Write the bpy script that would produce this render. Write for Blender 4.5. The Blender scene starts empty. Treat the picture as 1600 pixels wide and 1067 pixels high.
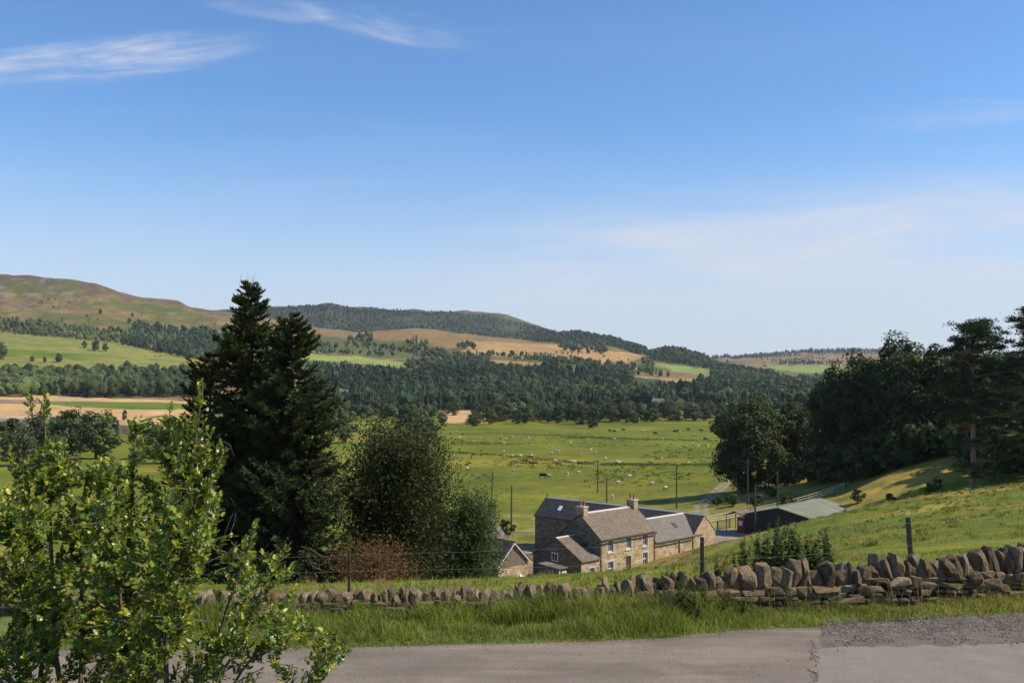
import bpy, bmesh, math, random
import numpy as np
from mathutils import Vector, Matrix

scene = bpy.context.scene
col = scene.collection
R = math.radians

# ---------------------------------------------------------------- camera
FPX = 1537.0            # focal length in photo pixels (photo 1600 wide)
HOR = 600.0             # horizon row in the photo
EYE = 26.0              # eye height above the valley floor
cam_d = bpy.data.cameras.new("camera"); cam = bpy.data.objects.new("camera", cam_d)
col.objects.link(cam)
cam.location = (0, 0, EYE); cam.rotation_euler = (R(90), 0, 0)
cam_d.sensor_width = 36.0; cam_d.sensor_fit = 'HORIZONTAL'
cam_d.lens = 36.0 * FPX / 1600.0
cam_d.shift_y = (HOR - 533.5) / 1600.0
cam_d.clip_start = 0.1; cam_d.clip_end = 40000
scene.camera = cam

# ---------------------------------------------------------------- light
SUN_AZ, SUN_EL = R(96), R(46)      # azimuth clockwise from +Y (view direction)
sun_dir = Vector((math.sin(SUN_AZ)*math.cos(SUN_EL), math.cos(SUN_AZ)*math.cos(SUN_EL), math.sin(SUN_EL)))
sd = bpy.data.lights.new("sun", 'SUN'); so = bpy.data.objects.new("sun", sd); col.objects.link(so)
sd.energy = 5.0; sd.angle = R(0.5); sd.color = (1.0, 0.90, 0.76)
so.rotation_euler = sun_dir.to_track_quat('Z', 'Y').to_euler()
so.location = (60, 20, 80)

world = bpy.data.worlds.new("World"); scene.world = world; world.use_nodes = True
wn, wl = world.node_tree.nodes, world.node_tree.links
wn.clear()
def wnode(t, **k):
    n = wn.new(t)
    for a, b in k.items(): setattr(n, a, b)
    return n
def wmath(op, a, b=None, c=None, clamp=False):
    n = wnode('ShaderNodeMath', operation=op); n.use_clamp = clamp
    for i, v in enumerate((a, b, c)):
        if v is None: continue
        if isinstance(v, (int, float)): n.inputs[i].default_value = v
        else: wl.new(v, n.inputs[i])
    return n.outputs[0]
sky = wnode('ShaderNodeTexSky', sky_type='NISHITA')
sky.sun_disc = False; sky.sun_elevation = SUN_EL; sky.sun_rotation = SUN_AZ
sky.altitude = 0; sky.air_density = 1.0; sky.dust_density = 0.1; sky.ozone_density = 4.5
tc = wnode('ShaderNodeTexCoord'); sx = wnode('ShaderNodeSeparateXYZ'); wl.new(tc.outputs['Generated'], sx.inputs[0])
zc = wmath('ADD', wmath('MAXIMUM', sx.outputs[2], 0.0), 0.10)
cu = wmath('DIVIDE', sx.outputs[0], zc); cv = wmath('DIVIDE', sx.outputs[1], zc)   # cloud layer seen as a plane overhead
def noise2(u, v, su, sv, scale, detail=6, rough=0.6, off=0.0, dist=0.0):
    cb = wnode('ShaderNodeCombineXYZ')
    wl.new(wmath('MULTIPLY', u, su), cb.inputs[0]); wl.new(wmath('MULTIPLY', v, sv), cb.inputs[1]); cb.inputs[2].default_value = off
    n = wnode('ShaderNodeTexNoise'); n.inputs['Scale'].default_value = scale; n.inputs['Detail'].default_value = detail
    n.inputs['Roughness'].default_value = rough; n.inputs['Distortion'].default_value = dist
    wl.new(cb.outputs[0], n.inputs['Vector']); return n.outputs[0]
def sstep(x, a, b):
    n = wnode('ShaderNodeMapRange', interpolation_type='SMOOTHERSTEP'); wl.new(x, n.inputs[0])
    n.inputs[1].default_value = a; n.inputs[2].default_value = b; return n.outputs[0]
# thin veil everywhere, long streaks
veil = wmath('MULTIPLY', sstep(noise2(cu, cv, 0.35, 1.4, 1.0, 7, 0.62, 3.0, 0.6), 0.45, 0.85), 0.10)
# wisps of cirrus: (direction centre u=x/y, v=z/y ; half sizes ; tilt)
yy = wmath('MAXIMUM', sx.outputs[1], 0.02)
pu = wmath('DIVIDE', sx.outputs[0], yy); pv = wmath('DIVIDE', sx.outputs[2], yy)
front = sstep(sx.outputs[1], 0.05, 0.3)
total = veil
for (px, py, hx, hy, tilt, amp, seed) in [(120, 96, 340, 42, -0.10, 1.0, 1.0), (600, 36, 180, 32, 0.20, 0.55, 5.0), (430, 12, 130, 20, 0.1, 0.45, 6.0),
                                          (1480, 182, 190, 30, -0.06, 0.30, 9.0), (1270, 372, 620, 60, -0.10, 0.62, 12.0), (1050, 445, 460, 34, -0.06, 0.42, 15.0),
                                          (770, 303, 60, 10, -0.2, 0.2, 17.0), (1900, 60, 300, 40, -0.1, 0.6, 21.0), (-400, 200, 320, 50, 0.1, 0.6, 23.0)]:
    u0 = (px-800)/FPX; v0 = (HOR-py)/FPX
    du = wmath('SUBTRACT', pu, u0); dv0 = wmath('SUBTRACT', pv, v0)
    dv = wmath('ADD', dv0, wmath('MULTIPLY', du, tilt))
    wob = wmath('MULTIPLY', wmath('SUBTRACT', noise2(pu, pv, 6, 12, 1.0, 1, 0.5, seed+40), 0.5), 0.022)
    dv = wmath('ADD', dv, wob)
    a = wmath('POWER', wmath('DIVIDE', du, hx/FPX), 2); b = wmath('POWER', wmath('DIVIDE', dv, hy/FPX), 2)
    m = wmath('SUBTRACT', 1.0, wmath('ADD', a, b), clamp=True)
    st = noise2(du, dv, 5.0, 34.0, 1.0, 5, 0.66, seed, 0.3)
    k = wmath('MULTIPLY', wmath('MULTIPLY', sstep(st, 0.28, 0.86), sstep(m, 0.0, 0.9)), amp)
    total = wmath('ADD', total, wmath('MULTIPLY', k, front))
# broad soft sheet of high cloud low in the sky
bu = wmath('POWER', wmath('DIVIDE', wmath('SUBTRACT', pu, 0.33), 0.52), 2); bv = wmath('POWER', wmath('DIVIDE', wmath('ADD', wmath('SUBTRACT', pv, 0.125), wmath('MULTIPLY', pu, -0.05)), 0.085), 2)
bm_ = wmath('SUBTRACT', 1.0, wmath('ADD', bu, bv), clamp=True)
sheet_ = wmath('MULTIPLY', wmath('MULTIPLY', sstep(bm_, 0.0, 0.9), sstep(noise2(pu, pv, 2.0, 15.0, 1.0, 5, 0.6, 31.0, 0.4), 0.25, 0.75)), 0.55)
total = wmath('ADD', total, wmath('MULTIPLY', sheet_, front))
total = wmath('MINIMUM', total, 0.9)
mixc = wnode('ShaderNodeMix', data_type='RGBA')
tint = wnode('ShaderNodeMix', data_type='RGBA', blend_type='MULTIPLY'); tint.inputs[0].default_value = 1.0
wl.new(sky.outputs[0], tint.inputs[6]); tint.inputs[7].default_value = (0.82, 1.06, 1.24, 1)
low = wnode('ShaderNodeMix', data_type='RGBA'); wl.new(wmath('MULTIPLY', sstep(sx.outputs[2], 0.29, -0.02), 0.88), low.inputs[0])   # thin veil of milky air towards the horizon
wl.new(tint.outputs[2], low.inputs[6]); low.inputs[7].default_value = (4.9, 5.25, 5.85, 1)
wl.new(total, mixc.inputs[0]); wl.new(low.outputs[2], mixc.inputs[6]); mixc.inputs[7].default_value = (5.4, 5.6, 6.2, 1)
bg = wnode('ShaderNodeBackground'); bg.inputs[1].default_value = 0.104
wl.new(mixc.outputs[2], bg.inputs[0])
wo = wnode('ShaderNodeOutputWorld'); wl.new(bg.outputs[0], wo.inputs[0])

vs = scene.view_settings
vs.view_transform = 'Standard'; vs.look = 'None'; vs.exposure = 0.36; vs.gamma = 1.0; vs.use_curve_mapping = False
scene.render.engine = 'CYCLES'
scene.cycles.max_bounces = 6; scene.cycles.diffuse_bounces = 3; scene.cycles.glossy_bounces = 2
scene.cycles.transmission_bounces = 3; scene.cycles.volume_bounces = 0; scene.cycles.transparent_max_bounces = 4

# ================================================================ helpers
def px2x(px, Y): return (px-800.0)/FPX*Y
def py2z(py, Y): return EYE-(py-HOR)/FPX*Y
def PT(px, py, Y): return np.array((px2x(px, Y), Y, py2z(py, Y)))

def make_mesh(name, verts, faces, mat=None, colors=None, smooth=False):
    """verts (N,3); faces: (M,3|4) array or list of arrays; colors (N,3) point colours"""
    me = bpy.data.meshes.new(name)
    verts = np.asarray(verts, dtype=np.float32).reshape(-1, 3)
    groups = faces if isinstance(faces, list) else [faces]
    groups = [np.asarray(g, dtype=np.int32) for g in groups if len(g)]
    li = np.concatenate([g.reshape(-1) for g in groups])
    lt = np.concatenate([np.full(len(g), g.shape[1], np.int32) for g in groups])
    ls = np.concatenate([[0], np.cumsum(lt)[:-1]]).astype(np.int32)
    me.vertices.add(len(verts)); me.vertices.foreach_set('co', verts.reshape(-1))
    me.loops.add(len(li)); me.loops.foreach_set('vertex_index', li)
    me.polygons.add(len(lt)); me.polygons.foreach_set('loop_start', ls); me.polygons.foreach_set('loop_total', lt)
    me.polygons.foreach_set('use_smooth', np.full(len(lt), smooth, bool))
    if colors is not None:
        ca = me.color_attributes.new('col', 'FLOAT_COLOR', 'POINT')
        c4 = np.ones((len(verts), 4), np.float32); c4[:, :3] = np.asarray(colors, np.float32).reshape(-1, 3) if np.ndim(colors) > 1 else colors
        ca.data.foreach_set('color', c4.reshape(-1))
    me.update(calc_edges=True); me.validate(clean_customdata=False)
    if mat: me.materials.append(mat)
    return me
def put(name, me, parent=None, loc=None, rotz=0, scale=None):
    o = bpy.data.objects.new(name, me); col.objects.link(o)
    if parent is not None: o.parent = parent
    if loc is not None: o.location = loc
    if rotz: o.rotation_euler = (0, 0, rotz)
    if scale is not None: o.scale = scale if hasattr(scale, '__len__') else (scale,)*3
    return o
def tag(o, label=None, cat=None, group=None, kind=None):
    if label: o['label'] = label
    if cat: o['category'] = cat
    if group: o['group'] = group
    if kind: o['kind'] = kind
    return o
def empty(name, loc, rotz=0, scale=None):
    o = bpy.data.objects.new(name, None); col.objects.link(o); o.location = loc; o.rotation_euler = (0, 0, rotz)
    o.empty_display_size = 0.3
    if scale is not None: o.scale = scale if hasattr(scale, '__len__') else (scale,)*3
    return o
def copy_tree(o, parent=None):
    c = o.copy(); col.objects.link(c)
    if parent is not None: c.parent = parent
    for ch in list(o.children): copy_tree(ch, c)
    return c

class MB:
    """collects faces of one mesh"""
    def __init__(s): s.v = []; s.f = {}; s.n = 0; s.c = []
    def add(s, v, f, c=None):
        v = np.asarray(v, float).reshape(-1, 3)
        for fa in f:
            fa = np.asarray(fa, int)
            if fa.ndim == 1: fa = fa[None]
            s.f.setdefault(fa.shape[1], []).append(fa+s.n)
        s.v.append(v); s.n += len(v)
        if c is not None: s.c.append(np.broadcast_to(np.asarray(c, float), (len(v), 3)))
        return s
    def box(s, x0, x1, y0, y1, z0, z1, c=None):
        v = [(x0,y0,z0),(x1,y0,z0),(x1,y1,z0),(x0,y1,z0),(x0,y0,z1),(x1,y0,z1),(x1,y1,z1),(x0,y1,z1)]
        return s.add(v, [[(0,3,2,1),(4,5,6,7),(0,1,5,4),(1,2,6,5),(2,3,7,6),(3,0,4,7)]], c)
    def prism(s, poly, a, b, axis, c=None):
        """extrude a 2D polygon between a and b along axis 0/1/2"""
        n = len(poly); v = []
        for t in (a, b):
            for (p, q) in poly:
                v.append({0: (t, p, q), 1: (p, t, q), 2: (p, q, t)}[axis])
        fs = [tuple(range(n)), tuple(range(2*n-1, n-1, -1))]
        side = [(i, i+n, (i+1) % n+n, (i+1) % n) for i in range(n)]
        return s.add(v, [[fs[0]], [fs[1]], side], c)
    def tube(s, pts, rad, sides=6, c=None, cap=True):
        v, f = tube_arrays(pts, rad, sides)
        s.add(v, [f], c)
        if cap:
            k = len(pts)*sides
            s.add(v[:sides], [[tuple(range(sides-1, -1, -1))]], c); s.add(v[k-sides:k], [[tuple(range(sides))]], c)
        return s
    def mesh(s, name, mat, smooth=False):
        V = np.concatenate(s.v); F = [np.concatenate(x) for x in s.f.values()]
        C = np.concatenate(s.c) if s.c and sum(len(c) for c in s.c) == len(V) else None
        return make_mesh(name, V, F, mat, C, smooth)
    def build(s, name, mat, parent=None, smooth=False, **k):
        return put(name, s.mesh(name, mat, smooth), parent, **k)

def tube_arrays(pts, rad, sides=6):
    P = np.asarray(pts, float); n = len(P); r = np.broadcast_to(np.asarray(rad, float), (n,))
    T = np.gradient(P, axis=0) if n > 2 else np.repeat((P[1]-P[0])[None], n, 0)
    T = T/np.maximum(np.linalg.norm(T, axis=1, keepdims=True), 1e-9)
    ref = np.where(np.abs(T[:, 2:3]) > 0.9, np.array([[1., 0, 0]]), np.array([[0., 0, 1]]))
    if np.abs(T[:, 2]).max() > 0.9: ref = np.repeat(np.array([[1., 0.05, 0]]), n, 0) if np.abs(T[:, 0]).max() < 0.95 else ref
    U = np.cross(T, ref); U /= np.maximum(np.linalg.norm(U, axis=1, keepdims=True), 1e-9)
    W = np.cross(T, U)
    a = np.arange(sides)*2*math.pi/sides
    V = P[:, None, :]+r[:, None, None]*(np.cos(a)[None, :, None]*U[:, None, :]+np.sin(a)[None, :, None]*W[:, None, :])
    i = np.arange(n-1)[:, None]*sides; j = np.arange(sides)[None, :]; k = (j+1) % sides
    F = np.stack([i+j, i+k, i+sides+k, i+sides+j], -1).reshape(-1, 4)
    return V.reshape(-1, 3), F

def fbm(x, y, seed=0, octv=4, gain=0.5):
    """cheap value noise, vectorised, about -1..1"""
    out = np.zeros(np.broadcast(x, y).shape); amp = 1.0; tot = 0
    for o in range(octv):
        xi = np.floor(x).astype(np.int64); yi = np.floor(y).astype(np.int64); fx = x-xi; fy = y-yi
        fx = fx*fx*(3-2*fx); fy = fy*fy*(3-2*fy)
        def h(a, b):
            n = (a*374761393+b*668265263+(seed+o*17)*974634821) & 0x7fffffff
            n = ((n ^ (n >> 13))*1274126177) & 0x7fffffff
            return ((n ^ (n >> 16)) & 0xffff)/32767.5-1
        v = (h(xi, yi)*(1-fx)+h(xi+1, yi)*fx)*(1-fy)+(h(xi, yi+1)*(1-fx)+h(xi+1, yi+1)*fx)*fy
        out = out+amp*v; tot += amp; amp *= gain; x = x*2.03+11.3; y = y*2.03+7.7
    return out/tot
def sm(x, a, b):
    t = np.clip((x-a)/(b-a), 0, 1); return t*t*(3-2*t)
def inpoly(px, py, poly):
    r = np.zeros(np.shape(px), bool); n = len(poly); j = n-1
    for i in range(n):
        xi, yi = poly[i]; xj, yj = poly[j]
        if yi != yj:
            c = ((yi > py) != (yj > py)) & (px < (xj-xi)*(py-yi)/(yj-yi)+xi); r ^= c
        j = i
    return r

# ---------------------------------------------------------------- materials
def srgb(r, g, b):
    f = lambda c: (c/255/12.92) if c/255 <= 0.04045 else ((c/255+0.055)/1.055)**2.4
    return (f(r), f(g), f(b))
class NT:
    def __init__(s, name):
        s.m = bpy.data.materials.new(name); s.m.use_nodes = True; s.n = s.m.node_tree.nodes; s.l = s.m.node_tree.links
        s.n.clear(); s.out = s.n.new('ShaderNodeOutputMaterial'); s.b = s.n.new('ShaderNodeBsdfPrincipled')
        s.l.new(s.b.outputs[0], s.out.inputs[0]); s.b.inputs['Specular IOR Level'].default_value = 0.25
    def node(s, t, **k):
        n = s.n.new(t)
        for a, b in k.items(): setattr(n, a, b)
        return n
    def val(s, inp, v):
        if hasattr(v, 'is_linked') or hasattr(v, 'links'): s.l.new(v, inp)
        elif isinstance(v, (tuple, list)) and len(v) == 3 and len(getattr(inp, 'default_value', (0,))) == 4: inp.default_value = (*v, 1)
        else: inp.default_value = v
    def coord(s, kind='Object', scale=(1, 1, 1), rot=(0, 0, 0)):
        t = s.node('ShaderNodeTexCoord'); m = s.node('ShaderNodeMapping'); m.inputs['Scale'].default_value = scale; m.inputs['Rotation'].default_value = rot
        s.l.new(t.outputs[kind], m.inputs[0]); return m.outputs[0]
    def noise(s, vec, scale, detail=4, rough=0.55, dist=0):
        n = s.node('ShaderNodeTexNoise'); s.l.new(vec, n.inputs['Vector']); n.inputs['Scale'].default_value = scale
        n.inputs['Detail'].default_value = detail; n.inputs['Roughness'].default_value = rough; n.inputs['Distortion'].default_value = dist
        return n.outputs[0]
    def vor(s, vec, scale, feature='F1', out='Color', rnd=1.0):
        n = s.node('ShaderNodeTexVoronoi', feature=feature); s.l.new(vec, n.inputs['Vector']); n.inputs['Scale'].default_value = scale
        n.inputs['Randomness'].default_value = rnd; return n.outputs[out]
    def ramp(s, f, stops):
        n = s.node('ShaderNodeValToRGB'); s.l.new(f, n.inputs[0]); e = n.color_ramp.elements
        while len(e) < len(stops): e.new(0.5)
        for el, (p, c) in zip(e, stops): el.position = p; el.color = (*c, 1) if len(c) == 3 else c
        return n.outputs[0]
    def mix(s, f, a, b, mode='MIX'):
        n = s.node('ShaderNodeMix', data_type='RGBA', blend_type=mode)
        s.val(n.inputs[0], f); s.val(n.inputs[6], a); s.val(n.inputs[7], b); return n.outputs[2]
    def math(s, op, a, b=0.0, clamp=False):
        n = s.node('ShaderNodeMath', operation=op); n.use_clamp = clamp; s.val(n.inputs[0], a); s.val(n.inputs[1], b); return n.outputs[0]
    def mr(s, x, a, b, c=0.0, d=1.0):
        n = s.node('ShaderNodeMapRange'); s.l.new(x, n.inputs[0])
        for i, v in enumerate((a, b, c, d)): n.inputs[i+1].default_value = v
        return n.outputs[0]
    def attr(s, name='col'):
        n = s.node('ShaderNodeAttribute'); n.attribute_name = name; return n.outputs['Color']
    def objrand(s):
        return s.node('ShaderNodeObjectInfo').outputs['Random']
    def bump(s, h, strength=0.5, dist=0.02):
        n = s.node('ShaderNodeBump'); s.l.new(h, n.inputs['Height']); n.inputs['Strength'].default_value = strength; n.inputs['Distance'].default_value = dist
        s.l.new(n.outputs[0], s.b.inputs['Normal'])
    def done(s, color, rough=0.8, spec=None):
        s.val(s.b.inputs['Base Color'], color); s.val(s.b.inputs['Roughness'], rough)
        if spec is not None: s.b.inputs['Specular IOR Level'].default_value = spec
        return s.m
    def translucent(s, color, f=0.3):
        t = s.node('ShaderNodeBsdfTranslucent'); s.val(t.inputs[0], color); mx = s.node('ShaderNodeMixShader'); mx.inputs[0].default_value = f
        s.l.new(s.b.outputs[0], mx.inputs[1]); s.l.new(t.outputs[0], mx.inputs[2]); s.l.new(mx.outputs[0], s.out.inputs[0])
def leaf_mat(name, rough=0.6, trans=0.25, spec=0.25, var=0.35, objvar=0.0, scale=0.6):
    t = NT(name); c = t.attr(); n = t.noise(t.coord('Object'), scale, 3)
    k = t.mr(n, 0.3, 0.7, 1-var, 1+var)
    if objvar: k = t.math('MULTIPLY', k, t.mr(t.objrand(), 0, 1, 1-objvar, 1+objvar))
    c2 = t.mix(1.0, c, k, 'MULTIPLY')
    t.done(c2, rough, spec); t.translucent(t.mix(1.0, c2, (1.25, 1.3, 0.7), 'MULTIPLY'), trans)
    return t.m
def plain(name, color, rough=0.7, spec=0.3, var=0.25, scale=4.0, metal=0.0, stretch=(1, 1, 1), bump=0.0):
    t = NT(name); v = t.coord('Object', stretch); n = t.noise(v, scale, 5, 0.6)
    c = t.mix(1.0, color, t.mr(n, 0.25, 0.75, 1-var, 1+var), 'MULTIPLY')
    t.b.inputs['Metallic'].default_value = metal
    if bump: t.bump(n, bump, 0.03)
    return t.done(c, rough, spec)
# ================================================================ TERRAIN
# ---- near hillside: heights surveyed from the photo (px, depth, image row or z)
CP = []
def cz(px, Y, z): CP.append((px2x(px, Y), Y, z))
def cy(px, Y, y): CP.append((px2x(px, Y), Y, py2z(y, Y)))
for px in (-900, -400, 0, 400, 900, 1300, 1600, 2100, 2600): cz(px, 18, 21.85+0.0002*max(0, px-900)); cz(px, 20, 21.55+0.0005*max(0, px-900))
for px, z in ((-900, 19), (-300, 19.2), (0, 19.4), (400, 19.5)): cz(px, 30, z)
cy(900, 30, 930); cy(700, 30, 930); cy(1100, 30, 903); cy(1300, 30, 880); cy(1500, 30, 866); cz(1900, 30, 21.3); cz(2600, 30, 21.8)
for px, z in ((-900, 13.2), (-300, 13.7), (0, 14.0), (400, 14.5), (700, 14.0)): cz(px, 57, z)
cy(900, 60, 922); cy(1100, 60, 878); cy(1300, 60, 850); cy(1500, 60, 820); cy(1600, 60, 813); cz(1900, 60, 19.3); cz(2600, 60, 21)
for px, z in ((-900, 8), (0, 9), (400, 9.6), (700, 9.3)): cz(px, 80, z)
cy(900, 82, 917); cy(950, 100, 913); cy(860, 100, 922); cy(1000, 82, 895); cy(1100, 110, 856); cy(1300, 100, 820); cy(1500, 90, 785); cy(1500, 115, 765); cy(1600, 115, 757); cz(1900, 110, 17.5); cz(2600, 110, 20)
for px, z in ((-900, 3.5), (-300, 3.7), (200, 4), (600, 4.3)): cz(px, 110, z)
CP += [(0, 112, 3.6), (4, 109, 3.6), (10.3, 115, 3.05), (6, 118, 2.8), (14, 119, 3.6), (17.8, 122, 4.2), (23.2, 128.3, 4.4), (26.7, 131.8, 4.7), (12, 126, 2.6), (18, 134, 2.6),
       (3.3, 149.3, 1.2), (-4, 136, 1.9), (12, 146, 1.6)]
cz(1170, 145, 4.4); cz(1215, 141, 4.7); cz(1270, 137, 6.0); cz(1130, 150, 4.0); cy(1330, 150, 783)
cz(1250, 149, 5.4); cz(1330, 165, 7.9); cz(1100, 150, 3.6); cz(1000, 155, 2.3)
cz(1500, 150, 12.8); cz(1440, 170, 12.9); cz(1380, 162, 10.9); cz(1280, 187, 7.7); cz(1200, 200, 4.6); cz(1120, 206, 2.7); cz(1600, 200, 15); cz(1900, 170, 18); cz(2600, 200, 22)
for px, z in ((-900, 1.6), (-300, 1.6), (200, 1.6), (500, 1.5), (760, 1.6)): cz(px, 152, z)
for px, z in ((-900, 1.0), (0, 1.0), (500, 1.0), (800, 1.2), (1000, 1.4), (1120, 1.8), (1280, 5), (1450, 11), (1600, 15), (2000, 20), (2600, 24)): cz(px, 255, z)
for px, z in ((-900, .6), (0, .6), (800, .7), (1150, .9), (1300, 1.6), (1450, 6), (1600, 11), (2000, 18), (2600, 22)): cz(px, 380, z)
CP = np.array(CP, float)
def _tps(r2): return np.where(r2 > 1e-9, 0.5*r2*np.log(np.maximum(r2, 1e-9)), 0)
def _wx(x, y): return np.stack([x/(0.35*y+18), np.log(y+8)*3.2], -1)       # warped plane: even spacing of the survey
_C = _wx(CP[:, 0], CP[:, 1]); _n = len(_C)
_A = np.zeros((_n+3, _n+3)); _A[:_n, :_n] = _tps(((_C[:, None]-_C[None])**2).sum(-1))+np.eye(_n)*0.002
_A[:_n, _n] = 1; _A[:_n, _n+1:] = _C; _A[_n, :_n] = 1; _A[_n+1:, :_n] = _C.T
_W = np.linalg.solve(_A, np.concatenate([CP[:, 2], np.zeros(3)]))
def z_hill(x, y):
    sh = np.shape(x); x = np.ravel(x); y = np.ravel(np.maximum(y, 17.0)); out = np.zeros(len(x))
    for a in range(0, len(x), 40000):
        p = _wx(x[a:a+40000], y[a:a+40000])
        out[a:a+40000] = _tps(((p[:, None]-_C[None])**2).sum(-1)) @ _W[:_n]+_W[_n]+p @ _W[_n+1:]
    return out.reshape(sh)
# ---- far country: rows of the photo at fixed depths
FAR = [(420, [(-900, 691), (1150, 692), (1300, 688), (1500, 665), (2600, 640)]),
       (600, [(-900, 665), (1200, 665.5), (1500, 650), (2600, 630)]),
       (800, [(-900, 646), (0, 647), (300, 648), (1300, 648), (2600, 635)]),
       (1050, [(-900, 620), (0, 622), (300, 626), (500, 640), (1000, 638), (1300, 634), (2600, 625)]),
       (1250, [(-900, 600), (0, 606), (300, 610), (480, 622), (700, 622), (1000, 625), (1300, 622), (2600, 612)]),
       (1500, [(-900, 560), (0, 574), (150, 577), (300, 583), (450, 592), (600, 592), (750, 593), (900, 598), (1050, 607), (1300, 613), (2600, 600)]),
       (2000, [(-900, 500), (0, 520), (120, 527), (300, 552), (450, 560), (600, 567), (750, 567), (900, 568), (1010, 588), (1100, 590), (1250, 600), (1600, 600), (2600, 590)]),
       (2400, [(-900, 450), (0, 475), (150, 486), (300, 515), (450, 532), (560, 542), (700, 548), (900, 553), (1000, 566), (1100, 578), (1250, 590), (1600, 590), (2600, 580)]),
       (2800, [(-900, 395), (0, 428), (50, 432), (105, 436), (150, 442), (190, 456), (220, 463), (280, 470), (295, 480), (350, 487), (420, 500), (500, 515), (560, 521), (640, 514), (700, 519), (780, 531), (850, 535), (950, 540), (1000, 551), (1020, 549), (1050, 547), (1085, 553), (1110, 562), (1180, 575), (1300, 583), (1600, 585), (2600, 570)]),
       (3300, [(-900, 410), (0, 450), (150, 465), (300, 498), (450, 515), (560, 530), (700, 532), (800, 537), (860, 528), (900, 521), (960, 531), (1010, 548), (1100, 570), (1200, 576), (1300, 577), (1600, 578), (2600, 560)]),
       (4400, [(-900, 470), (0, 490), (250, 498), (340, 489), (400, 481), (450, 478), (490, 478), (505, 474), (515, 471), (530, 476), (545, 482), (575, 484), (600, 488), (630, 486), (650, 485), (675, 489), (700, 488), (725, 486), (760, 490), (790, 493), (810, 499), (862, 518), (900, 532), (1000, 555), (1100, 570), (1160, 570), (1230, 567), (1370, 566), (1600, 568), (2600, 560)]),
       (6500, [(-900, 520), (0, 525), (500, 530), (900, 556), (1100, 562), (1150, 562), (1200, 558), (1260, 552), (1310, 550), (1370, 551), (1450, 555), (1600, 560), (2600, 556)]),
       (9500, [(-900, 560), (600, 570), (1600, 575), (2600, 575)])]
_FY = np.log(np.array([f[0] for f in FAR], float))
def z_far(x, y):
    sh = np.shape(x); x = np.ravel(np.asarray(x, float)); y = np.ravel(np.asarray(y, float)); px = 800+x/np.maximum(y, 50)*FPX
    Z = np.stack([EYE-(np.interp(px, [p for p, _ in f], [v for _, v in f])-HOR)/FPX*Yv for Yv, f in FAR])
    t = np.clip(np.interp(np.log(np.maximum(y, 60)), _FY, np.arange(len(_FY))), 0, len(_FY)-1.0001)
    i = t.astype(int); u = t-i; ar = np.arange(len(x))
    p0 = Z[np.maximum(i-1, 0), ar]; p1 = Z[i, ar]; p2 = Z[i+1, ar]; p3 = Z[np.minimum(i+2, len(Z)-1), ar]
    k = 0.5   # tamed Catmull-Rom
    m1 = k*0.8*(p2-p0); m2 = k*0.8*(p3-p1)
    out = (2*u**3-3*u**2+1)*p1+(u**3-2*u**2+u)*m1+(-2*u**3+3*u**2)*p2+(u**3-u**2)*m2
    rough = sm(y, 900, 2600)*y*0.0036*fbm(x/210, y/260, 5, 5, 0.55)+sm(y, 1500, 3000)*y*0.0015*fbm(x/60, y/80, 9, 3)
    return (out+rough).reshape(sh)
# ---- river
RIV = np.array([(-700, 880), (-395, 760), (-290, 640), (-222, 548), (-175, 552), (-152, 600), (-160, 700), (-190, 820), (-270, 930)], float)
def riv_dist(x, y):
    d = np.full(np.shape(x), 1e9)
    for a, b in zip(RIV[:-1], RIV[1:]):
        ab = b-a; t = np.clip(((x-a[0])*ab[0]+(y-a[1])*ab[1])/(ab @ ab), 0, 1)
        d = np.minimum(d, np.hypot(x-a[0]-t*ab[0], y-a[1]-t*ab[1]))
    return d
WATER_Z = -1.6
# ---- road edge and wall line (plan)
def road_edge(x): return np.interp(x, [-30, -3.5, 1.0, 2.4, 3.7, 6.4, 9.0, 30], [14.3, 15.0, 15.42, 15.6, 16.15, 16.5, 17.0, 18.2])
def wall_y(x): return np.interp(x, [-30, -8.7, -3.8, 1.1, 3.9, 8.06, 9.97, 30], [16.5, 16.7, 16.85, 16.95, 17.25, 17.75, 18.1, 20.5])
def H(x, y):
    x = np.asarray(x, float); y = np.asarray(y, float)
    x, y = np.broadcast_arrays(x, y)
    w = sm(y, 290, 420)
    z = np.where(w < 1, z_hill(x, y), 0)*(1-w)+z_far(x, y)*w
    r = riv_dist(x, y)
    z = np.where(y > 450, z*sm(r, 24, 55)+(-3.2)*(1-sm(r, 24, 55)), z)
    z = z+0.10*sm(y, 22, 60)*fbm(x/7, y/7, 3, 4)*sm(600-y, 0, 200)
    wy = wall_y(x); re = road_edge(x)
    zn = 21.93+0.09*sm(y, re-0.05, re+0.5)+0.03*fbm(x*1.5, y*1.5, 8, 3)*sm(y, re, re+.4)
    bank = sm(8.6-y, 0.0, 6.0)*2.5+0.08*fbm(x, y, 4, 3)*sm(8.6-y, 0, 1.0)
    zn = zn+bank
    k = sm(y, wy+0.1, wy+1.6)
    return zn*(1-k)+z*k
def H1(x, y): return float(H(np.array([x]), np.array([y]))[0])

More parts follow.
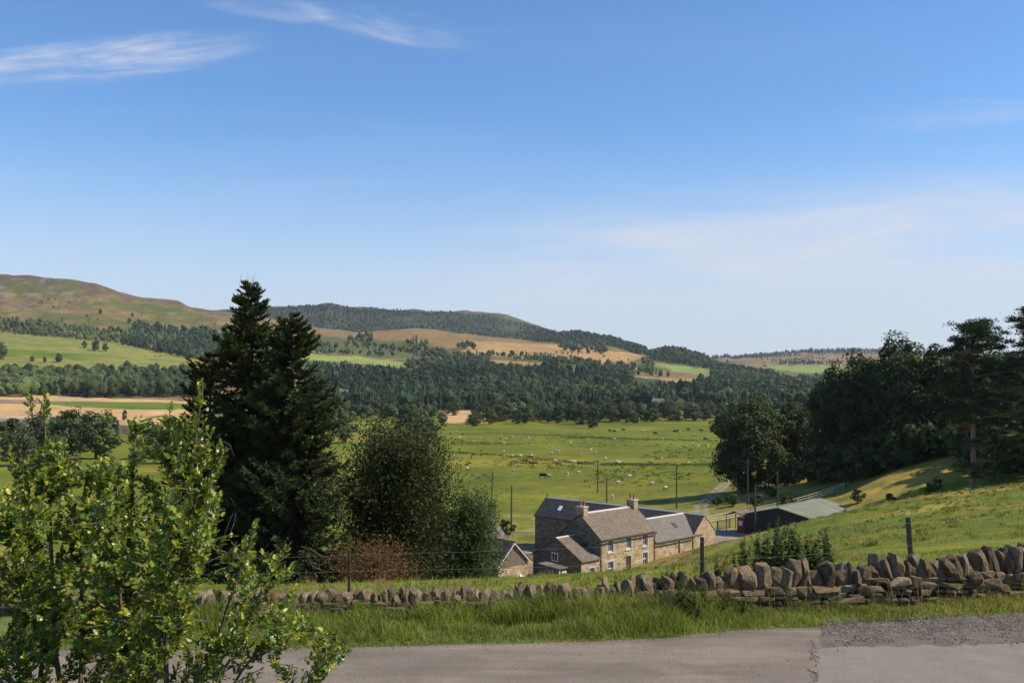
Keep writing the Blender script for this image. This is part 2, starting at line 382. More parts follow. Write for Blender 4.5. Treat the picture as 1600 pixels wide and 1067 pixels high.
# ---- land cover (real ground colours)
PAST = (.108, .128, .009); LUSH = (.098, .145, .012); STUB = (.44, .29, .13); GOLD = (.31, .20, .08); MOORG = (.080, .094, .024); MOORB = (.185, .127, .052)
HEATH = (.09, .062, .044); WOODF = (.040, .055, .020); DIRT = (.21, .155, .10); FIELD2 = (.17, .178, .04); ROUGHG = (.19, .18, .055); VERGE = (.10, .13, .03)
COVER = [  # colour, polygon in photo pixels, min depth, max depth
    (FIELD2, [(-900, 500), (0, 518), (110, 528), (200, 538), (310, 562), (310, 575), (-900, 580)], 1300, 2300),
    (LUSH, [(-900, 545), (0, 545), (60, 548), (160, 556), (130, 562), (0, 556), (-900, 556)], 1300, 2300),
    (STUB, [(-900, 612), (0, 614), (240, 624), (330, 630), (330, 665), (-900, 660)], 560, 1300),
    (DIRT, [(-900, 620), (0, 624), (250, 630), (250, 632), (-900, 627)], 560, 1300),
    (LUSH, [(60, 630), (100, 628), (330, 632), (330, 641), (200, 639), (100, 634)], 560, 1300),
    (WOODF, [(-900, 575), (330, 578), (330, 618), (-900, 612)], 900, 1600),
    (MOORB, [(420, 500), (560, 515), (640, 510), (790, 528), (900, 540), (970, 560), (960, 570), (820, 560), (730, 556), (640, 562), (560, 548), (450, 530)], 1800, 3300),
    (MOORG, [(560, 530), (640, 533), (720, 545), (730, 556), (600, 560), (470, 545), (420, 520), (480, 522)], 1800, 3300),
    (GOLD, [(725, 532), (800, 535), (900, 541), (1010, 556), (970, 570), (900, 564), (800, 556), (730, 553)], 1800, 3300),
    ((.20, .25, .06), [(470, 553), (560, 557), (632, 567), (630, 575), (560, 568), (470, 562)], 1400, 3000),
    (GOLD, [(770, 562), (850, 568), (850, 573), (770, 568)], 1400, 3000),
    ((.17, .22, .055), [(1025, 566), (1060, 570), (1112, 579), (1105, 586), (1060, 580), (1025, 572)], 1400, 3000),
    (GOLD, [(990, 588), (1085, 592), (1088, 598), (1000, 597)], 1200, 3000),
    (STUB, [(1055, 620), (1102, 622), (1102, 629), (1055, 628)], 900, 1500),
    (STUB, [(690, 640), (770, 640), (770, 664), (690, 664)], 640, 1050),
    (LUSH, [(680, 630), (1120, 632), (1120, 641), (780, 644), (780, 640), (680, 640)], 800, 1200),
    (WOODF, [(480, 574), (650, 582), (800, 572), (950, 584), (1100, 602), (1320, 606), (1320, 634), (1120, 638), (480, 640)], 900, 1900),
    ((.045, .055, .030), [(330, 484), (515, 474), (560, 481), (660, 486), (760, 490), (870, 516), (900, 536), (700, 540), (560, 535), (420, 512), (330, 500)], 3250, 4600),
    ((.045, .055, .025), [(815, 545), (850, 522), (900, 515), (960, 526), (1012, 545), (1000, 560), (900, 543), (860, 545)], 2750, 3500), ((.045, .055, .025), [(1005, 550), (1050, 541), (1090, 550), (1115, 562), (1180, 578), (1110, 576), (1015, 562)], 2450, 3000),
    ((.17, .22, .055), [(1190, 572), (1270, 571), (1400, 572), (1400, 584), (1240, 582)], 2200, 5200),
    (MOORB, [(1180, 550), (1400, 553), (1400, 572), (1180, 571)], 3000, 6600),
]
def land_color(x, y, z):
    px = 800+x/np.maximum(y, 1)*FPX; py = HOR-(z-EYE)/np.maximum(y, 1)*FPX
    n5 = fbm(x/16, y/22, 29, 3)[:, None]; n1 = fbm(x/170, y/150, 21, 5, .62)[:, None]; n2 = fbm(x/45, y/60, 22, 4)[:, None]; n3 = fbm(x/6, y/6, 23, 4, .6)[:, None]; n4 = fbm(x/70, y/24, 27, 4)[:, None]
    C = np.zeros((len(x), 3)); Y = y[:, None]
    hi = np.array(MOORG)+(np.array(MOORB)-np.array(MOORG))*sm(n1+.8*n2, -.35, .5)
    zz_ = z[:, None]; hi = hi*(1+.25*n5); hi = hi+(np.array(HEATH)*(1+.3*n5)-hi)*np.clip(sm(Y, 1700, 2300)*sm(n2*.9+n1*1.1+(zz_-255)/150, .0, .5), 0, .8)
    hi = hi+(np.array((.20, .19, .17))-hi)*(sm(n5+n2, .55, .8)*sm(zz_, 150, 260)*.6)
    far = sm(Y, 850, 1100)
    flo = np.array(PAST)*(1+.22*n2+.18*n4)+np.array((.05, .02, .01))*sm(n4+n1, .0, .7)
    C = flo*(1-far)+hi*far
    wob = 5*fbm(x/90, y/90, 31, 3); wobx = 10*fbm(x/120, y/120, 32, 3)
    for c, poly, a, b in COVER:
        m = inpoly(px+wobx, py+wob*.35, poly) & (y > a) & (y < b)
        C[m] = np.array(c)*(1+.14*n2[m]+.1*n3[m])
    # near hillside
    near = 1-sm(Y, 180, 260)
    xs = px[:, None]
    hillc = np.array(PAST)*(1+.25*n3)+np.array((.11, .060, .036))*sm(.15*sm(xs, 1200, 1400)+n2+.6*n3+.55*sm(Y, 45, 110)*sm(xs, 1000, 1250)+.1, .0, .8)
    n6 = fbm(x/2.1, y/2.1, 37, 3)[:, None]; hillc = hillc+(np.array(LUSH)*.85-hillc)*(.75*sm(-n3-n2, -.05, .5)); hillc = hillc*(1+.28*n6)
    C = C*(1-near)+hillc*near
    # dry ungrazed strip in front of the steading, yard and track
    m = sm(-np.abs(x-(8+(y-98)*.62)), -9, -2)*sm(y, 86, 100)*(1-sm(y, 128, 140))
    C = C+(np.array((.30, .20, .075))*(1+.3*n3)-C)*(m[:, None]*sm(n3+.3, -.2, .4)*.7)
    yard = [(-9, 139), (-8, 124), (-4, 117), (6, 108), (5, 116), (12, 124), (20, 131), (17, 137), (4, 152), (-4, 147)]
    m = inpoly(x+.6*fbm(x, y, 2, 2), y+.6*fbm(x, y, 6, 2), yard); C[m] = np.array(DIRT)*(1+.2*n3[m])
    yard2 = [(27, 131), (33, 136), (35, 145), (31, 152), (29, 143), (24, 138)]
    m = inpoly(x, y, yard2); C[m] = np.array((.30, .25, .20))*(1+.2*n3[m])
    tx = np.interp(y, [150, 165, 185, 210, 260, 330], [29.5, 31.5, 35.5, 43, 60, 85]); d = np.abs(x-tx)
    m = (sm(-np.abs(d-.85), -.75, -.3)*sm(y, 148, 152)*(1-sm(y, 225, 300)))[:, None]
    C = C+(np.array((.30, .26, .17))-C)*m
    # verge and bank by the road
    m = 1-sm(y, 17.0, 20.0); C = C+(np.array(VERGE)*(1+.3*n3)-C)*m[:, None]
    r = riv_dist(x, y); m = (1-sm(r, 34, 46))*(y > 450); C = C+(np.array((.42, .38, .32))*(1+.15*n3)-C)*m[:, None]*.8
    return np.clip(C, .01, 1)

rowsY = np.concatenate([np.arange(-12, 14, 1.0), np.arange(14, 20, .2), np.arange(20, 60, .8), np.arange(60, 160, 1.1), 160*np.exp(np.arange(0, math.log(700/160), .009)), 700*np.exp(np.arange(0, math.log(9400/700), .0105)), [9450]])
colsU = (np.arange(-640, 2260, 6.4)-800)/FPX
GX = colsU[None, :]*(np.maximum(rowsY, 0)[:, None]+14+np.maximum(-rowsY, 0)[:, None]); GY = np.repeat(rowsY[:, None], len(colsU), 1)
GZ = H(GX, GY)
nr, nc = GX.shape
idx = np.arange(nr*nc).reshape(nr, nc)
gf = np.stack([idx[:-1, :-1], idx[:-1, 1:], idx[1:, 1:], idx[1:, :-1]], -1).reshape(-1, 4)
gcol = land_color(GX.ravel(), GY.ravel(), GZ.ravel())
def ground_mat():
    t = NT('ground_cover'); c = t.attr(); v = t.coord('Object')
    n = t.noise(v, 0.55, 8, .68); n2 = t.noise(v, 0.035, 6, .6); n3 = t.noise(v, 5.0, 5, .7)
    n5 = t.noise(v, 0.022, 7, .7); n6 = t.noise(v, 0.11, 6, .7); c = t.mix(t.mr(n5, .46, .62, 0, .55), c, t.mix(1.0, c, (1.45, 1.12, .95), 'MULTIPLY')); c = t.mix(t.mr(n6, .50, .64, 0, .5), c, t.mix(1.0, c, (.62, .74, .62), 'MULTIPLY'))
    k = t.math('MULTIPLY', t.mr(n, .25, .75, .62, 1.38), t.mr(n2, .3, .7, .75, 1.25)); k = t.math('MULTIPLY', k, t.mr(n3, .3, .7, .8, 1.2))
    cc = t.mix(1.0, c, k, 'MULTIPLY')
    t.bump(t.math('ADD', n, t.math('MULTIPLY', n3, .3)), .55, .35)
    return t.done(cc, .92, .12)
ground = put('ground', make_mesh('ground', np.stack([GX, GY, GZ], -1), gf, ground_mat(), gcol, True)); tag(ground, kind='structure')
# river surface
rp = []
for a, b in zip(RIV[:-1], RIV[1:]):
    for t in np.linspace(0, 1, 6, endpoint=False): rp.append(a+(b-a)*t)
rp = np.array(rp); rt = np.gradient(rp, axis=0); rt /= np.linalg.norm(rt, axis=1, keepdims=True); rn = np.stack([-rt[:, 1], rt[:, 0]], -1)
rv = np.concatenate([np.c_[rp+rn*46, np.full(len(rp), WATER_Z)], np.c_[rp-rn*46, np.full(len(rp), WATER_Z)]])
k = np.arange(len(rp)-1); rf = np.stack([k, k+1, k+1+len(rp), k+len(rp)], -1)
t = NT('river_water'); wv = t.coord('Object'); t.bump(t.noise(wv, .8, 4, .6), .12, .3); t.b.inputs['IOR'].default_value = 1.33
river = put('river', make_mesh('river', rv, rf[:, ::-1], t.done((.022, .035, .04), .08, .5))); tag(river, kind='structure')
# ---- road
rx = np.arange(-32, 32.01, .2); ry = np.linspace(0, 1, 40)
RX = np.repeat(rx[None], len(ry), 0); e = road_edge(rx)+.07*fbm(rx*1.3, rx*0, 12, 4)
RY = 8.5+(e[None]-8.5)*ry[:, None]; RZ = 22.0+.004*fbm(RX*.5, RY*.5, 14, 3)-.035*sm(ry[:, None], .93, 1)
ri = np.arange(RX.size).reshape(RX.shape); rf = np.stack([ri[:-1, :-1], ri[:-1, 1:], ri[1:, 1:], ri[1:, :-1]], -1).reshape(-1, 4)
t = NT('asphalt'); v = t.coord('Object')
agg = t.vor(v, 90, 'F1', 'Color'); g1 = t.noise(v, 1.1, 6, .65); g2 = t.noise(t.coord('Object', (.35, 1.4, 1)), 1.4, 5, .6); g3 = t.noise(v, 38, 5, .75); g4 = t.noise(v, 7, 6, .7)
g5 = t.noise(t.coord('Object', (.12, .9, 1)), 1.0, 4, .5); base = t.ramp(g1, [(.28, (.165, .138, .114)), (.72, (.255, .214, .176))]); base = t.mix(t.mr(g5, .48, .62, 0, .5), base, (.135, .117, .10)); base = t.mix(t.mr(t.noise(v, .45, 5, .6), .56, .66, 0, .45), base, (.30, .255, .21))
base = t.mix(t.mr(g2, .5, .75), base, (.29, .235, .185)); base = t.mix(t.mr(g4, .60, .72, 0, .5), base, (.11, .10, .092))
base = t.mix(.8, base, t.mr(g3, .28, .72, .45, 1.55), 'MULTIPLY'); base = t.mix(.3, base, agg, 'MULTIPLY')
base = t.mix(1.0, base, (.97, .95, .88), 'MULTIPLY')
t.bump(t.math('ADD', g3, t.math('MULTIPLY', g4, .6)), .6, .012)
ASPH = t.done(base, .85, .25)
road = put('road', make_mesh('road', np.stack([RX, RY, RZ], -1), rf, ASPH, None, True)); tag(road, kind='structure')
# ================================================================ VEGETATION
LEAF = leaf_mat('foliage', .62, .22, .2, .22, .10, .5)
NEEDLE = leaf_mat('needle_foliage', .7, .10, .15, .3, .08, 1.0)
FARLEAF = leaf_mat('far_foliage', .8, .10, .1, .35, .12, .25)
def bark(name, c, var=.45, st=(3, 3, .6)): return plain(name, c, .9, .15, var, 3.0, 0, st, .6)
BARK = bark('bark', (.10, .075, .052)); PINEBARK = bark('pine_bark', (.27, .16, .10)); SPRUCEBARK = bark('spruce_bark', (.09, .065, .05)); GREYTWIG = bark('dead_twig', (.30, .26, .21))

def unit(v): return v/np.maximum(np.linalg.norm(v, axis=-1, keepdims=True), 1e-9)
def cards(C, D, N, L, W, rng, bend=.15):
    """rhombus leaves: centre C, axis D, normal N, length L, width W -> verts, faces"""
    n = len(C); L = np.broadcast_to(L, (n,))[:, None]; W = np.broadcast_to(W, (n,))[:, None]
    D = unit(D); S = unit(np.cross(D, N)); N2 = np.cross(S, D)
    a = C-D*L*.5; b = C+S*W*.5-N2*L*bend*.3+D*L*.05; c = C+D*L*.5-N2*L*bend; d = C-S*W*.5-N2*L*bend*.3+D*L*.05
    V = np.stack([a, b, c, d], 1).reshape(-1, 3); F = np.arange(4*n).reshape(n, 4)
    return V, F
def rcol(n, base, rng, var=.3, hue=.15):
    b = np.array(base)[None]*(1+var*rng.uniform(-1, 1, (n, 1)))
    b = b*(1+hue*rng.uniform(-1, 1, (n, 1))*np.array([[1.0, .1, -.3]])); return np.clip(b, .004, 1)
def branch(p0, p1, rng, sag=0.0, n=6, wob=.06):
    t = np.linspace(0, 1, n)[:, None]; L = np.linalg.norm(p1-p0); P = p0+(p1-p0)*t
    P = P+np.sin(t*math.pi)*(rng.normal(0, wob, 3)*L); P[:, 2] += (sag*L*np.sin(t*math.pi))[:, 0]
    return P

def broadleaf(h, rx, seed, base=(.034, .053, .011), nleaf=5000, leaf=.34, nclump=60, bottom=.18, top_round=1.0, clump_r=.20, lobes=0, light=(.080, .102, .021)):
    """returns trunk mesh and crown mesh; base at origin"""
    rng = np.random.default_rng(seed); tr = MB()
    cz0 = h*bottom; ch = h-cz0; cen = np.array((0, 0, cz0+ch*.52))
    u = unit(rng.normal(size=(nclump*3, 3))); rr = rng.uniform(.30, 1, (nclump*3, 1))**.55
    lob = 1+.13*np.sin(u[:, :1]*3.1+seed)*np.cos(u[:, 1:2]*2.7+seed*1.7)+.06*np.sin(u[:, 2:3]*6+seed*.6)
    K = u*rr*lob*np.array((rx*.86, rx*.86, ch*.46))
    K[:, :2] *= (1-.18*np.clip(K[:, 2:3]/(ch*.5), -1, 1)*top_round)
    keep = []
    for i in range(len(K)):
        if len(keep) >= nclump: break
        if all(np.sum(((K[i]-K[j])/np.array((1, 1, .9)))**2) > (rx*clump_r*.8)**2 for j in keep): keep.append(i)
    K = K[keep]+cen
    lean = rng.normal(0, .02, 2)*h
    top = np.array((lean[0], lean[1], h*.80)); P = branch(np.array((0, 0, -.6)), top, rng, 0, 9, .02)
    r0 = max(.12, h*.024); tr.tube(P, np.linspace(r0, r0*.18, 9)*np.r_[1.5, 1.08, np.ones(7)], 7)
    for k in K:
        if rng.random() < .65:
            t = np.clip((k[2]-h*.10)/(h*.95), .16, .9)*rng.uniform(.72, .95); i = t*8; a = P[int(i)]+(P[min(int(i)+1, 8)]-P[int(i)])*(i-int(i))
            q = branch(a, k, rng, .06, 5, .05); tr.tube(q, np.linspace(r0*.34*(1-.5*t), r0*.05, 5), 5, cap=False)
    w = rng.dirichlet(np.ones(len(K))*6); ids = rng.choice(len(K), nleaf, p=w)
    cr = rx*clump_r*rng.uniform(.85, 1.35, len(K))
    d = unit(rng.normal(size=(nleaf, 3))); r = cr[ids][:, None]*rng.uniform(.25, 1.05, (nleaf, 1))**.45
    C = K[ids]+d*r*np.array((1.08, 1.08, .78))
    out = unit(C-cen); N = unit(d*.8+out*.5+np.array((0, 0, .55))+rng.normal(0, .55, (nleaf, 3)))
    D = unit(np.cross(N, rng.normal(size=(nleaf, 3)))); s = leaf*rng.uniform(.65, 1.35, nleaf)
    V, F = cards(C, D, N, s*1.25, s*.85, rng)
    cc = rcol(nleaf, base, rng, .28, .18); ck = rng.uniform(0, 1, len(K))[ids][:, None]**1.5
    cc = cc+(np.array(light)-cc)*ck*.55
    return tr.mesh('trunk', BARK, True), make_mesh('crown', V, F, LEAF, np.repeat(cc, 4, 0))

def spruce(h, rbase, seed, base=(.027, .041, .013), tip=(.095, .115, .026), whorls=46, per=8, dens=1.0, skirt=.0, power=.8, twin=None):
    rng = np.random.default_rng(seed); tr = MB(); VV = []; FF = []; CC = []; nv = 0
    P = np.array([(0, 0, -.6), (0, 0, h*.3), (.06, .03, h*.65), (.0, .08, h)]); tr.tube(P, [h*.022, h*.017, h*.008, .015], 8)
    lead = [(0, 0, 0.0, h)]
    for hh in np.linspace(skirt*h+.4, h*.985, whorls):
        f = 1-hh/h; Lb = rbase*(min(1.0, (f*1.18)**power))*(.82+.18*math.sin(hh*1.7+seed))
        Lb = max(Lb, .30+.5*min(1, f*8)); n = per if f > .05 else 7
        for k in range(n):
            a = rng.uniform(0, 2*math.pi); L = Lb*rng.uniform(.68, 1.18); droop = -.18-.34*f+rng.normal(0, .07)
            up = .62*(1-f)**2.2
            nseg = 6; t = np.linspace(0, 1, nseg)
            x = L*t*.97; z = hh+L*(droop*np.sin(t*math.pi*.62)*1.0+up*t+.30*f*t**3)
            ax = np.array((math.cos(a), math.sin(a)))
            Q = np.c_[np.outer(x, ax), z]+np.array((0, .05*hh/h, 0))
            if L > .5: tr.tube(Q, np.linspace(.012+.012*L, .006, nseg), 4, cap=False)
            m = int((26+26*L)*dens)
            ti = rng.uniform(.05, 1.0, m)**.80*(nseg-1.001); i0 = ti.astype(int); A = Q[i0]+(Q[i0+1]-Q[i0])*(ti-i0)[:, None]
            fw = unit(Q[i0+1]-Q[i0]); side = np.cross(fw, (0, 0, 1.)); sgn = rng.choice([-1, 1], m)[:, None]
            hang = f**.5
            D = unit(fw*rng.uniform(.25, 1.0, (m, 1))+side*sgn*rng.uniform(.15, .95, (m, 1))+np.array((0, 0, -1))*rng.uniform(-.1, 1.25, (m, 1))*hang+rng.normal(0, .18, (m, 3))+np.array((0, 0, .6*(1-f)**2)))
            ln = rng.uniform(.18, .44, m)*(.6+.5*min(1, L/1.6))
            N = unit(np.cross(D, rng.normal(size=(m, 3))))
            for q in range(2):
                N = unit(np.cross(D, N)+.25*rng.normal(size=(m, 3)))
                V, F = cards(A+D*ln[:, None]*.5, D, N, ln, ln*.15+.018, rng, .12)
                VV.append(V); FF.append(F+nv); nv += len(V)
                c = rcol(m, base, rng, .35, .2); c = c+(np.array(tip)-c)*(np.clip(ti/(nseg-1), 0, 1)**3*rng.uniform(0, 1, m))[:, None]
                CC.append(np.repeat(c, 4, 0))
    return tr.mesh('trunk', SPRUCEBARK, True), make_mesh('crown', np.concatenate(VV), np.concatenate(FF), NEEDLE, np.concatenate(CC)), None

def scots_pine(h, rx, seed, crown0=.42, nlimb=26, ncl=150, base=(.040, .062, .026), dens=1.0, low=()):
    rng = np.random.default_rng(seed); tr = MB(); P = branch(np.array((0, 0, -.6)), np.array((rng.normal(0, .3), rng.normal(0, .3), h*.95)), rng, 0, 12, .012)
    r0 = h*.0165; tr.tube(P, np.linspace(r0, r0*.22, 12)*np.r_[1.3, np.ones(11)], 8)
    cl = []
    hs = list(np.linspace(crown0, .985, nlimb))+list(low)
    for f in hs:
        a = rng.uniform(0, 2*math.pi); g = (f-crown0)/(1-crown0)
        L = rx*(.95-.62*max(g, 0)**2.6)*rng.uniform(.55, 1.1) if f < .93 else rx*.35*rng.uniform(.5, 1)
        i = f*11*.985; p = P[int(i)]+(P[min(int(i)+1, 11)]-P[int(i)])*(i-int(i))
        e = p+np.array((math.cos(a)*L, math.sin(a)*L, L*rng.uniform(.02, .40)*(1 if f > crown0 else -.2)))
        q = branch(p, e, rng, .08, 6, .06); tr.tube(q, np.linspace(r0*.36, r0*.07, 6), 5, cap=False)
        for _ in range(max(3, int(ncl/len(hs)))):
            t = rng.uniform(.35, 1.05)*5; j = min(int(t), 4); b = q[j]+(q[j+1]-q[j])*(t-j)
            c = b+rng.normal(0, .16*rx, 3)*np.array((1, 1, .35))+np.array((0, 0, .05*rx)); tr.tube(np.array([b, (b+c)/2+rng.normal(0, .05, 3), c]), [.04, .03, .015], 4, cap=False); cl.append(c)
    K = np.array(cl); m = int(70*dens); ids = np.repeat(np.arange(len(K)), m); n = len(ids)
    d = unit(rng.normal(size=(n, 3))); d[:, 2] = np.abs(d[:, 2])*.9-.2
    R_ = rx*.17*rng.uniform(.7, 1.4, len(K))[ids][:, None]
    C = K[ids]+d*R_*rng.uniform(.3, 1, (n, 1))*np.array((1.2, 1.2, .8))
    D = unit(d+np.array((0, 0, .5))+rng.normal(0, .4, (n, 3))); N = unit(np.cross(D, rng.normal(size=(n, 3))))
    V, F = cards(C, D, N, rng.uniform(.28, .5, n), rng.uniform(.10, .18, n), rng)
    c = rcol(n, base, rng, .3, .15); c = c*(1+.35*rng.uniform(-1, 1, len(K))[ids][:, None])
    return tr.mesh('trunk', PINEBARK, True), make_mesh('crown', V, F, NEEDLE, np.repeat(c, 4, 0))

def plant_tree(name, tm, cm, x, y, label, group=None, rotz=0, scale=1.0, cat='tree', dz=0.0):
    r = empty(name, (x, y, H1(x, y)+dz), rotz, scale)
    put('trunk', tm, r); put('crown', cm, r)
    return tag(r, label, cat, group)
rnd = random.Random(7)
# ---------------- tall spruces left of centre
def px_tree(px, Y): return px2x(px, Y), Y
s1 = spruce(17.0, 4.0, 11, whorls=60, per=10, dens=1.05, power=.53)
x, y = px_tree(392, 56); r = plant_tree('spruce_tree', s1[0], s1[1], x, y, 'tallest dark spruce with bare twigs at its tip, left of centre')
# bare leader twigs on its tip
mb = MB(); rg = np.random.default_rng(3)
for _ in range(11):
    a = rg.uniform(0, 6.28); p = np.array((math.cos(a)*rg.uniform(.05, .75), math.sin(a)*.5, 15.7+rg.uniform(0, 1.2))); q = p+np.array((rg.normal(.03, .12), rg.normal(0, .12), rg.uniform(.55, 1.1)))
    mb.tube(branch(p, q, rg, 0, 4, .05), [.014, .011, .009, .005], 4)
mb.build('twig', GREYTWIG, r)
s2 = spruce(14.6, 4.5, 23, base=(.027, .045, .016), tip=(.090, .115, .028), whorls=50, per=10, dens=1.0, power=.60)
x, y = px_tree(457, 53.5); plant_tree('spruce_tree', s2[0], s2[1], x, y, 'spiky spruce with a thin pointed leader, right of the tallest spruce', rotz=.8)
s3 = spruce(13.6, 3.9, 31, base=(.022, .034, .013), whorls=38, per=9, dens=.9, power=.45)
x, y = px_tree(330, 58.5); plant_tree('spruce_tree', s3[0], s3[1], x, y, 'shorter black-green spruce, leftmost of the three behind the holly', rotz=2.0)
mb = MB()
for (a, b, c) in [((-.3, -3.4, 5.4), (.3, -3.7, 4.6), (.9, -3.5, 4.2)), ((.1, -3.3, 4.7), (-.1, -3.7, 4.1), (-.5, -3.8, 3.0)), ((.2, -3.6, 4.6), (.15, -3.9, 3.9), (-.1, -4, 3.2)), ((-.6, -3.2, 8.2), (-.2, -3.4, 8.0), (.1, -3.7, 7.4))]:
    mb = MB(); mb.tube(np.array([a, b, c]), [.035, .025, .008], 5); mb.build('dead_branch', GREYTWIG, r)
pass

# ---------------- olive tree, green bush and rusty shrub in the middle
def fine_tree(h, rx, seed, base, light, n, leaf, upright=.8, bottom=.04, twigs=60, twigcol=GREYTWIG):
    rng = np.random.default_rng(seed); tr = MB(); r0 = h*.02
    P = branch(np.array((0, 0, -.5)), np.array((0, 0, h*.85)), rng, 0, 8, .03); tr.tube(P, np.linspace(r0, r0*.2, 8), 6)
    tips = []
    for k in range(150):
        f = rng.uniform(.0, .92)**.85; a = rng.uniform(0, 6.283); Rr = rx*(1-max(0, (f-.35)/.65)**3.0)**.5*rng.uniform(.45, 1.04)*(.90+.16*math.sin(a*3+seed))
        e = np.array((math.cos(a)*Rr, math.sin(a)*Rr, h*min(1.02, f+.03+rng.uniform(-.03, .05)))); i = min(f*.8, .9)*7
        p = P[int(i)]+(P[min(int(i)+1, 7)]-P[int(i)])*(i-int(i)); q = branch(p, e, rng, -.06, 6, .05); tr.tube(q, np.linspace(r0*.4, r0*.06, 6), 4, cap=False); tips.append(q)
    VV = []; CC = []; m = n//len(tips)
    for q in tips:
        t = rng.uniform(1.6, 5, m); j = np.minimum(t.astype(int), 4); b = q[j]+(q[j+1]-q[j])*(t-j)[:, None]
        sp = rx*.13*rng.uniform(.6, 1.5); C = b+rng.normal(0, sp, (m, 3)); out = unit(C-np.array((0, 0, h*.4)))
        D = unit(np.array((0, 0, upright))+out*.5+rng.normal(0, .85, (m, 3))); N = unit(np.cross(D, rng.normal(size=(m, 3))))
        V, F = cards(C, D, N, leaf*rng.uniform(.7, 1.5, m), leaf*rng.uniform(.35, .6, m), rng); VV.append(V)
        c = rcol(m, base, rng, .35, .25); c = c+(np.array(light)-c)*(rng.uniform(0, 1)*rng.uniform(0, 1, (m, 1))); CC.append(np.repeat(c, 4, 0))
    V = np.concatenate(VV); F = np.arange(len(V)).reshape(-1, 4)
    cr = make_mesh('crown', V, F, LEAF, np.concatenate(CC))
    tw = MB()
    for _ in range(twigs):
        q = tips[rng.integers(len(tips))]; b = q[5]+rng.normal(0, rx*.05, 3); e = b+unit(b-np.array((0, 0, h*.35)))*rng.uniform(.25, .6)+np.array((0, 0, rng.uniform(.05, .35)))
        tw.tube(branch(b, e, rng, 0, 4, .1), [.016, .013, .010, .006], 4, cap=False)
    return tr.mesh('trunk', BARK, True), cr, (tw.mesh('twig', twigcol) if twigs else None)
def plant3(name, ms, x, y, label, cat, rotz=0, scale=1.0, group=None, dz=0):
    r = empty(name, (x, y, H1(x, y)+dz), rotz, scale)
    put('trunk', ms[0], r); put('crown', ms[1], r)
    if ms[2]: put('twig', ms[2], r)
    return tag(r, label, cat, group)
t3 = fine_tree(11.0, 4.4, 41, (.034, .047, .012), (.080, .095, .028), 56000, .21, .3, twigs=0)
plant3('olive_tree', t3, *px_tree(622, 62), 'broad olive-brown tree with pale twigs beside the spruces', 'tree')
t4 = fine_tree(6.7, 2.6, 43, (.055, .092, .026), (.14, .17, .06), 22000, .16, .3, twigs=0)
plant3('leafy_shrub', t4, *px_tree(738, 64), 'tall fresh green bush left of the timber-gabled shed', 'shrub')
t5 = fine_tree(5.0, 2.4, 45, (.06, .095, .026), (.12, .16, .05), 13000, .16, .3, twigs=0)
plant3('leafy_shrub', t5, *px_tree(672, 66), 'green bush between the olive tree and the tall fresh bush', 'shrub', dz=.6)
t6 = fine_tree(2.3, 2.9, 47, (.11, .055, .022), (.22, .11, .035), 6500, .12, .1, twigs=0)
plant3('rusty_shrub', t6, *px_tree(590, 52), 'rust-brown withered shrub in front of the olive tree', 'shrub')

# ---------------- broadleaf variants for the wood and oaks on the right
BL = [broadleaf(22, 9.6, 61, nleaf=21000, leaf=.50, nclump=130, bottom=.0), broadleaf(20, 8.2, 62, base=(.030, .046, .010), nleaf=18000, leaf=.50, nclump=115, bottom=.0), broadleaf(24, 8.6, 63, base=(.033, .050, .010), nleaf=19000, leaf=.50, nclump=125, bottom=.0)]
def bl(i, px, Y, s, label, rz=0, sx_=1.0, dz=0):
    x, y = px_tree(px, Y); return plant_tree('broadleaf_tree', BL[i][0], BL[i][1], x, y, label, 'broadleaf trees of the wood on the right', rz, (s*sx_, s*sx_, s), 'tree', dz)
bl(0, 1170, 203, .92, 'round oak standing out into the sheep field, leftmost of the right-hand wood', .4, .98)
bl(1, 1237, 206, .88, 'smaller oak just right of the leftmost field oak', 1.2, .72)
bl(2, 1303, 190, .90, 'dark broadleaf tree behind the top of the white rail fence', 2.0, .80)
bl(0, 1352, 185, 1.02, 'dark tree in the wood between the rail fence and the sunlit crown', 3.0, .8)
bl(2, 1408, 180, .97, 'tallest broadleaf tree of the wood with a sunlit top', 4.2, .92)
bl(1, 1452, 172, 1.02, 'broadleaf tree crowded behind the lone pine', 5.2, .9)
bl(0, 1548, 182, .80, 'shaded broadleaf tree between the lone pine and the right edge', .9, 1.25)
bl(2, 1620, 160, .76, 'shaded broadleaf tree at the right edge of the picture', 1.9, 1.15)
bl(1, 1500, 176, .84, 'dark broadleaf tree directly behind the trunk of the lone pine', 3.9, 1.1)
sp_ = [scots_pine(25.5, 5.5, 71, .36, 50, 540, low=(.10, .16, .2, .27, .30), dens=1.0), scots_pine(26, 5.2, 72, .16, 50, 480, dens=.9)]
x, y = px_tree(1521, 118); plant_tree('scots_pine', sp_[0][0], sp_[0][1], x, y, 'tall lone pine with a bare sunlit trunk', 'pines on the right', 1.0, .83)
x, y = px_tree(1618, 116); plant_tree('scots_pine', sp_[1][0], sp_[1][1], x, y, 'pine cut off by the right edge of the picture', 'pines on the right', 2.0, .86)
x, y = px_tree(1588, 140); plant_tree('scots_pine', sp_[1][0], sp_[1][1], x, y, 'darker pine half hidden between the lone pine and the right edge', 'pines on the right', 4.0, .68)
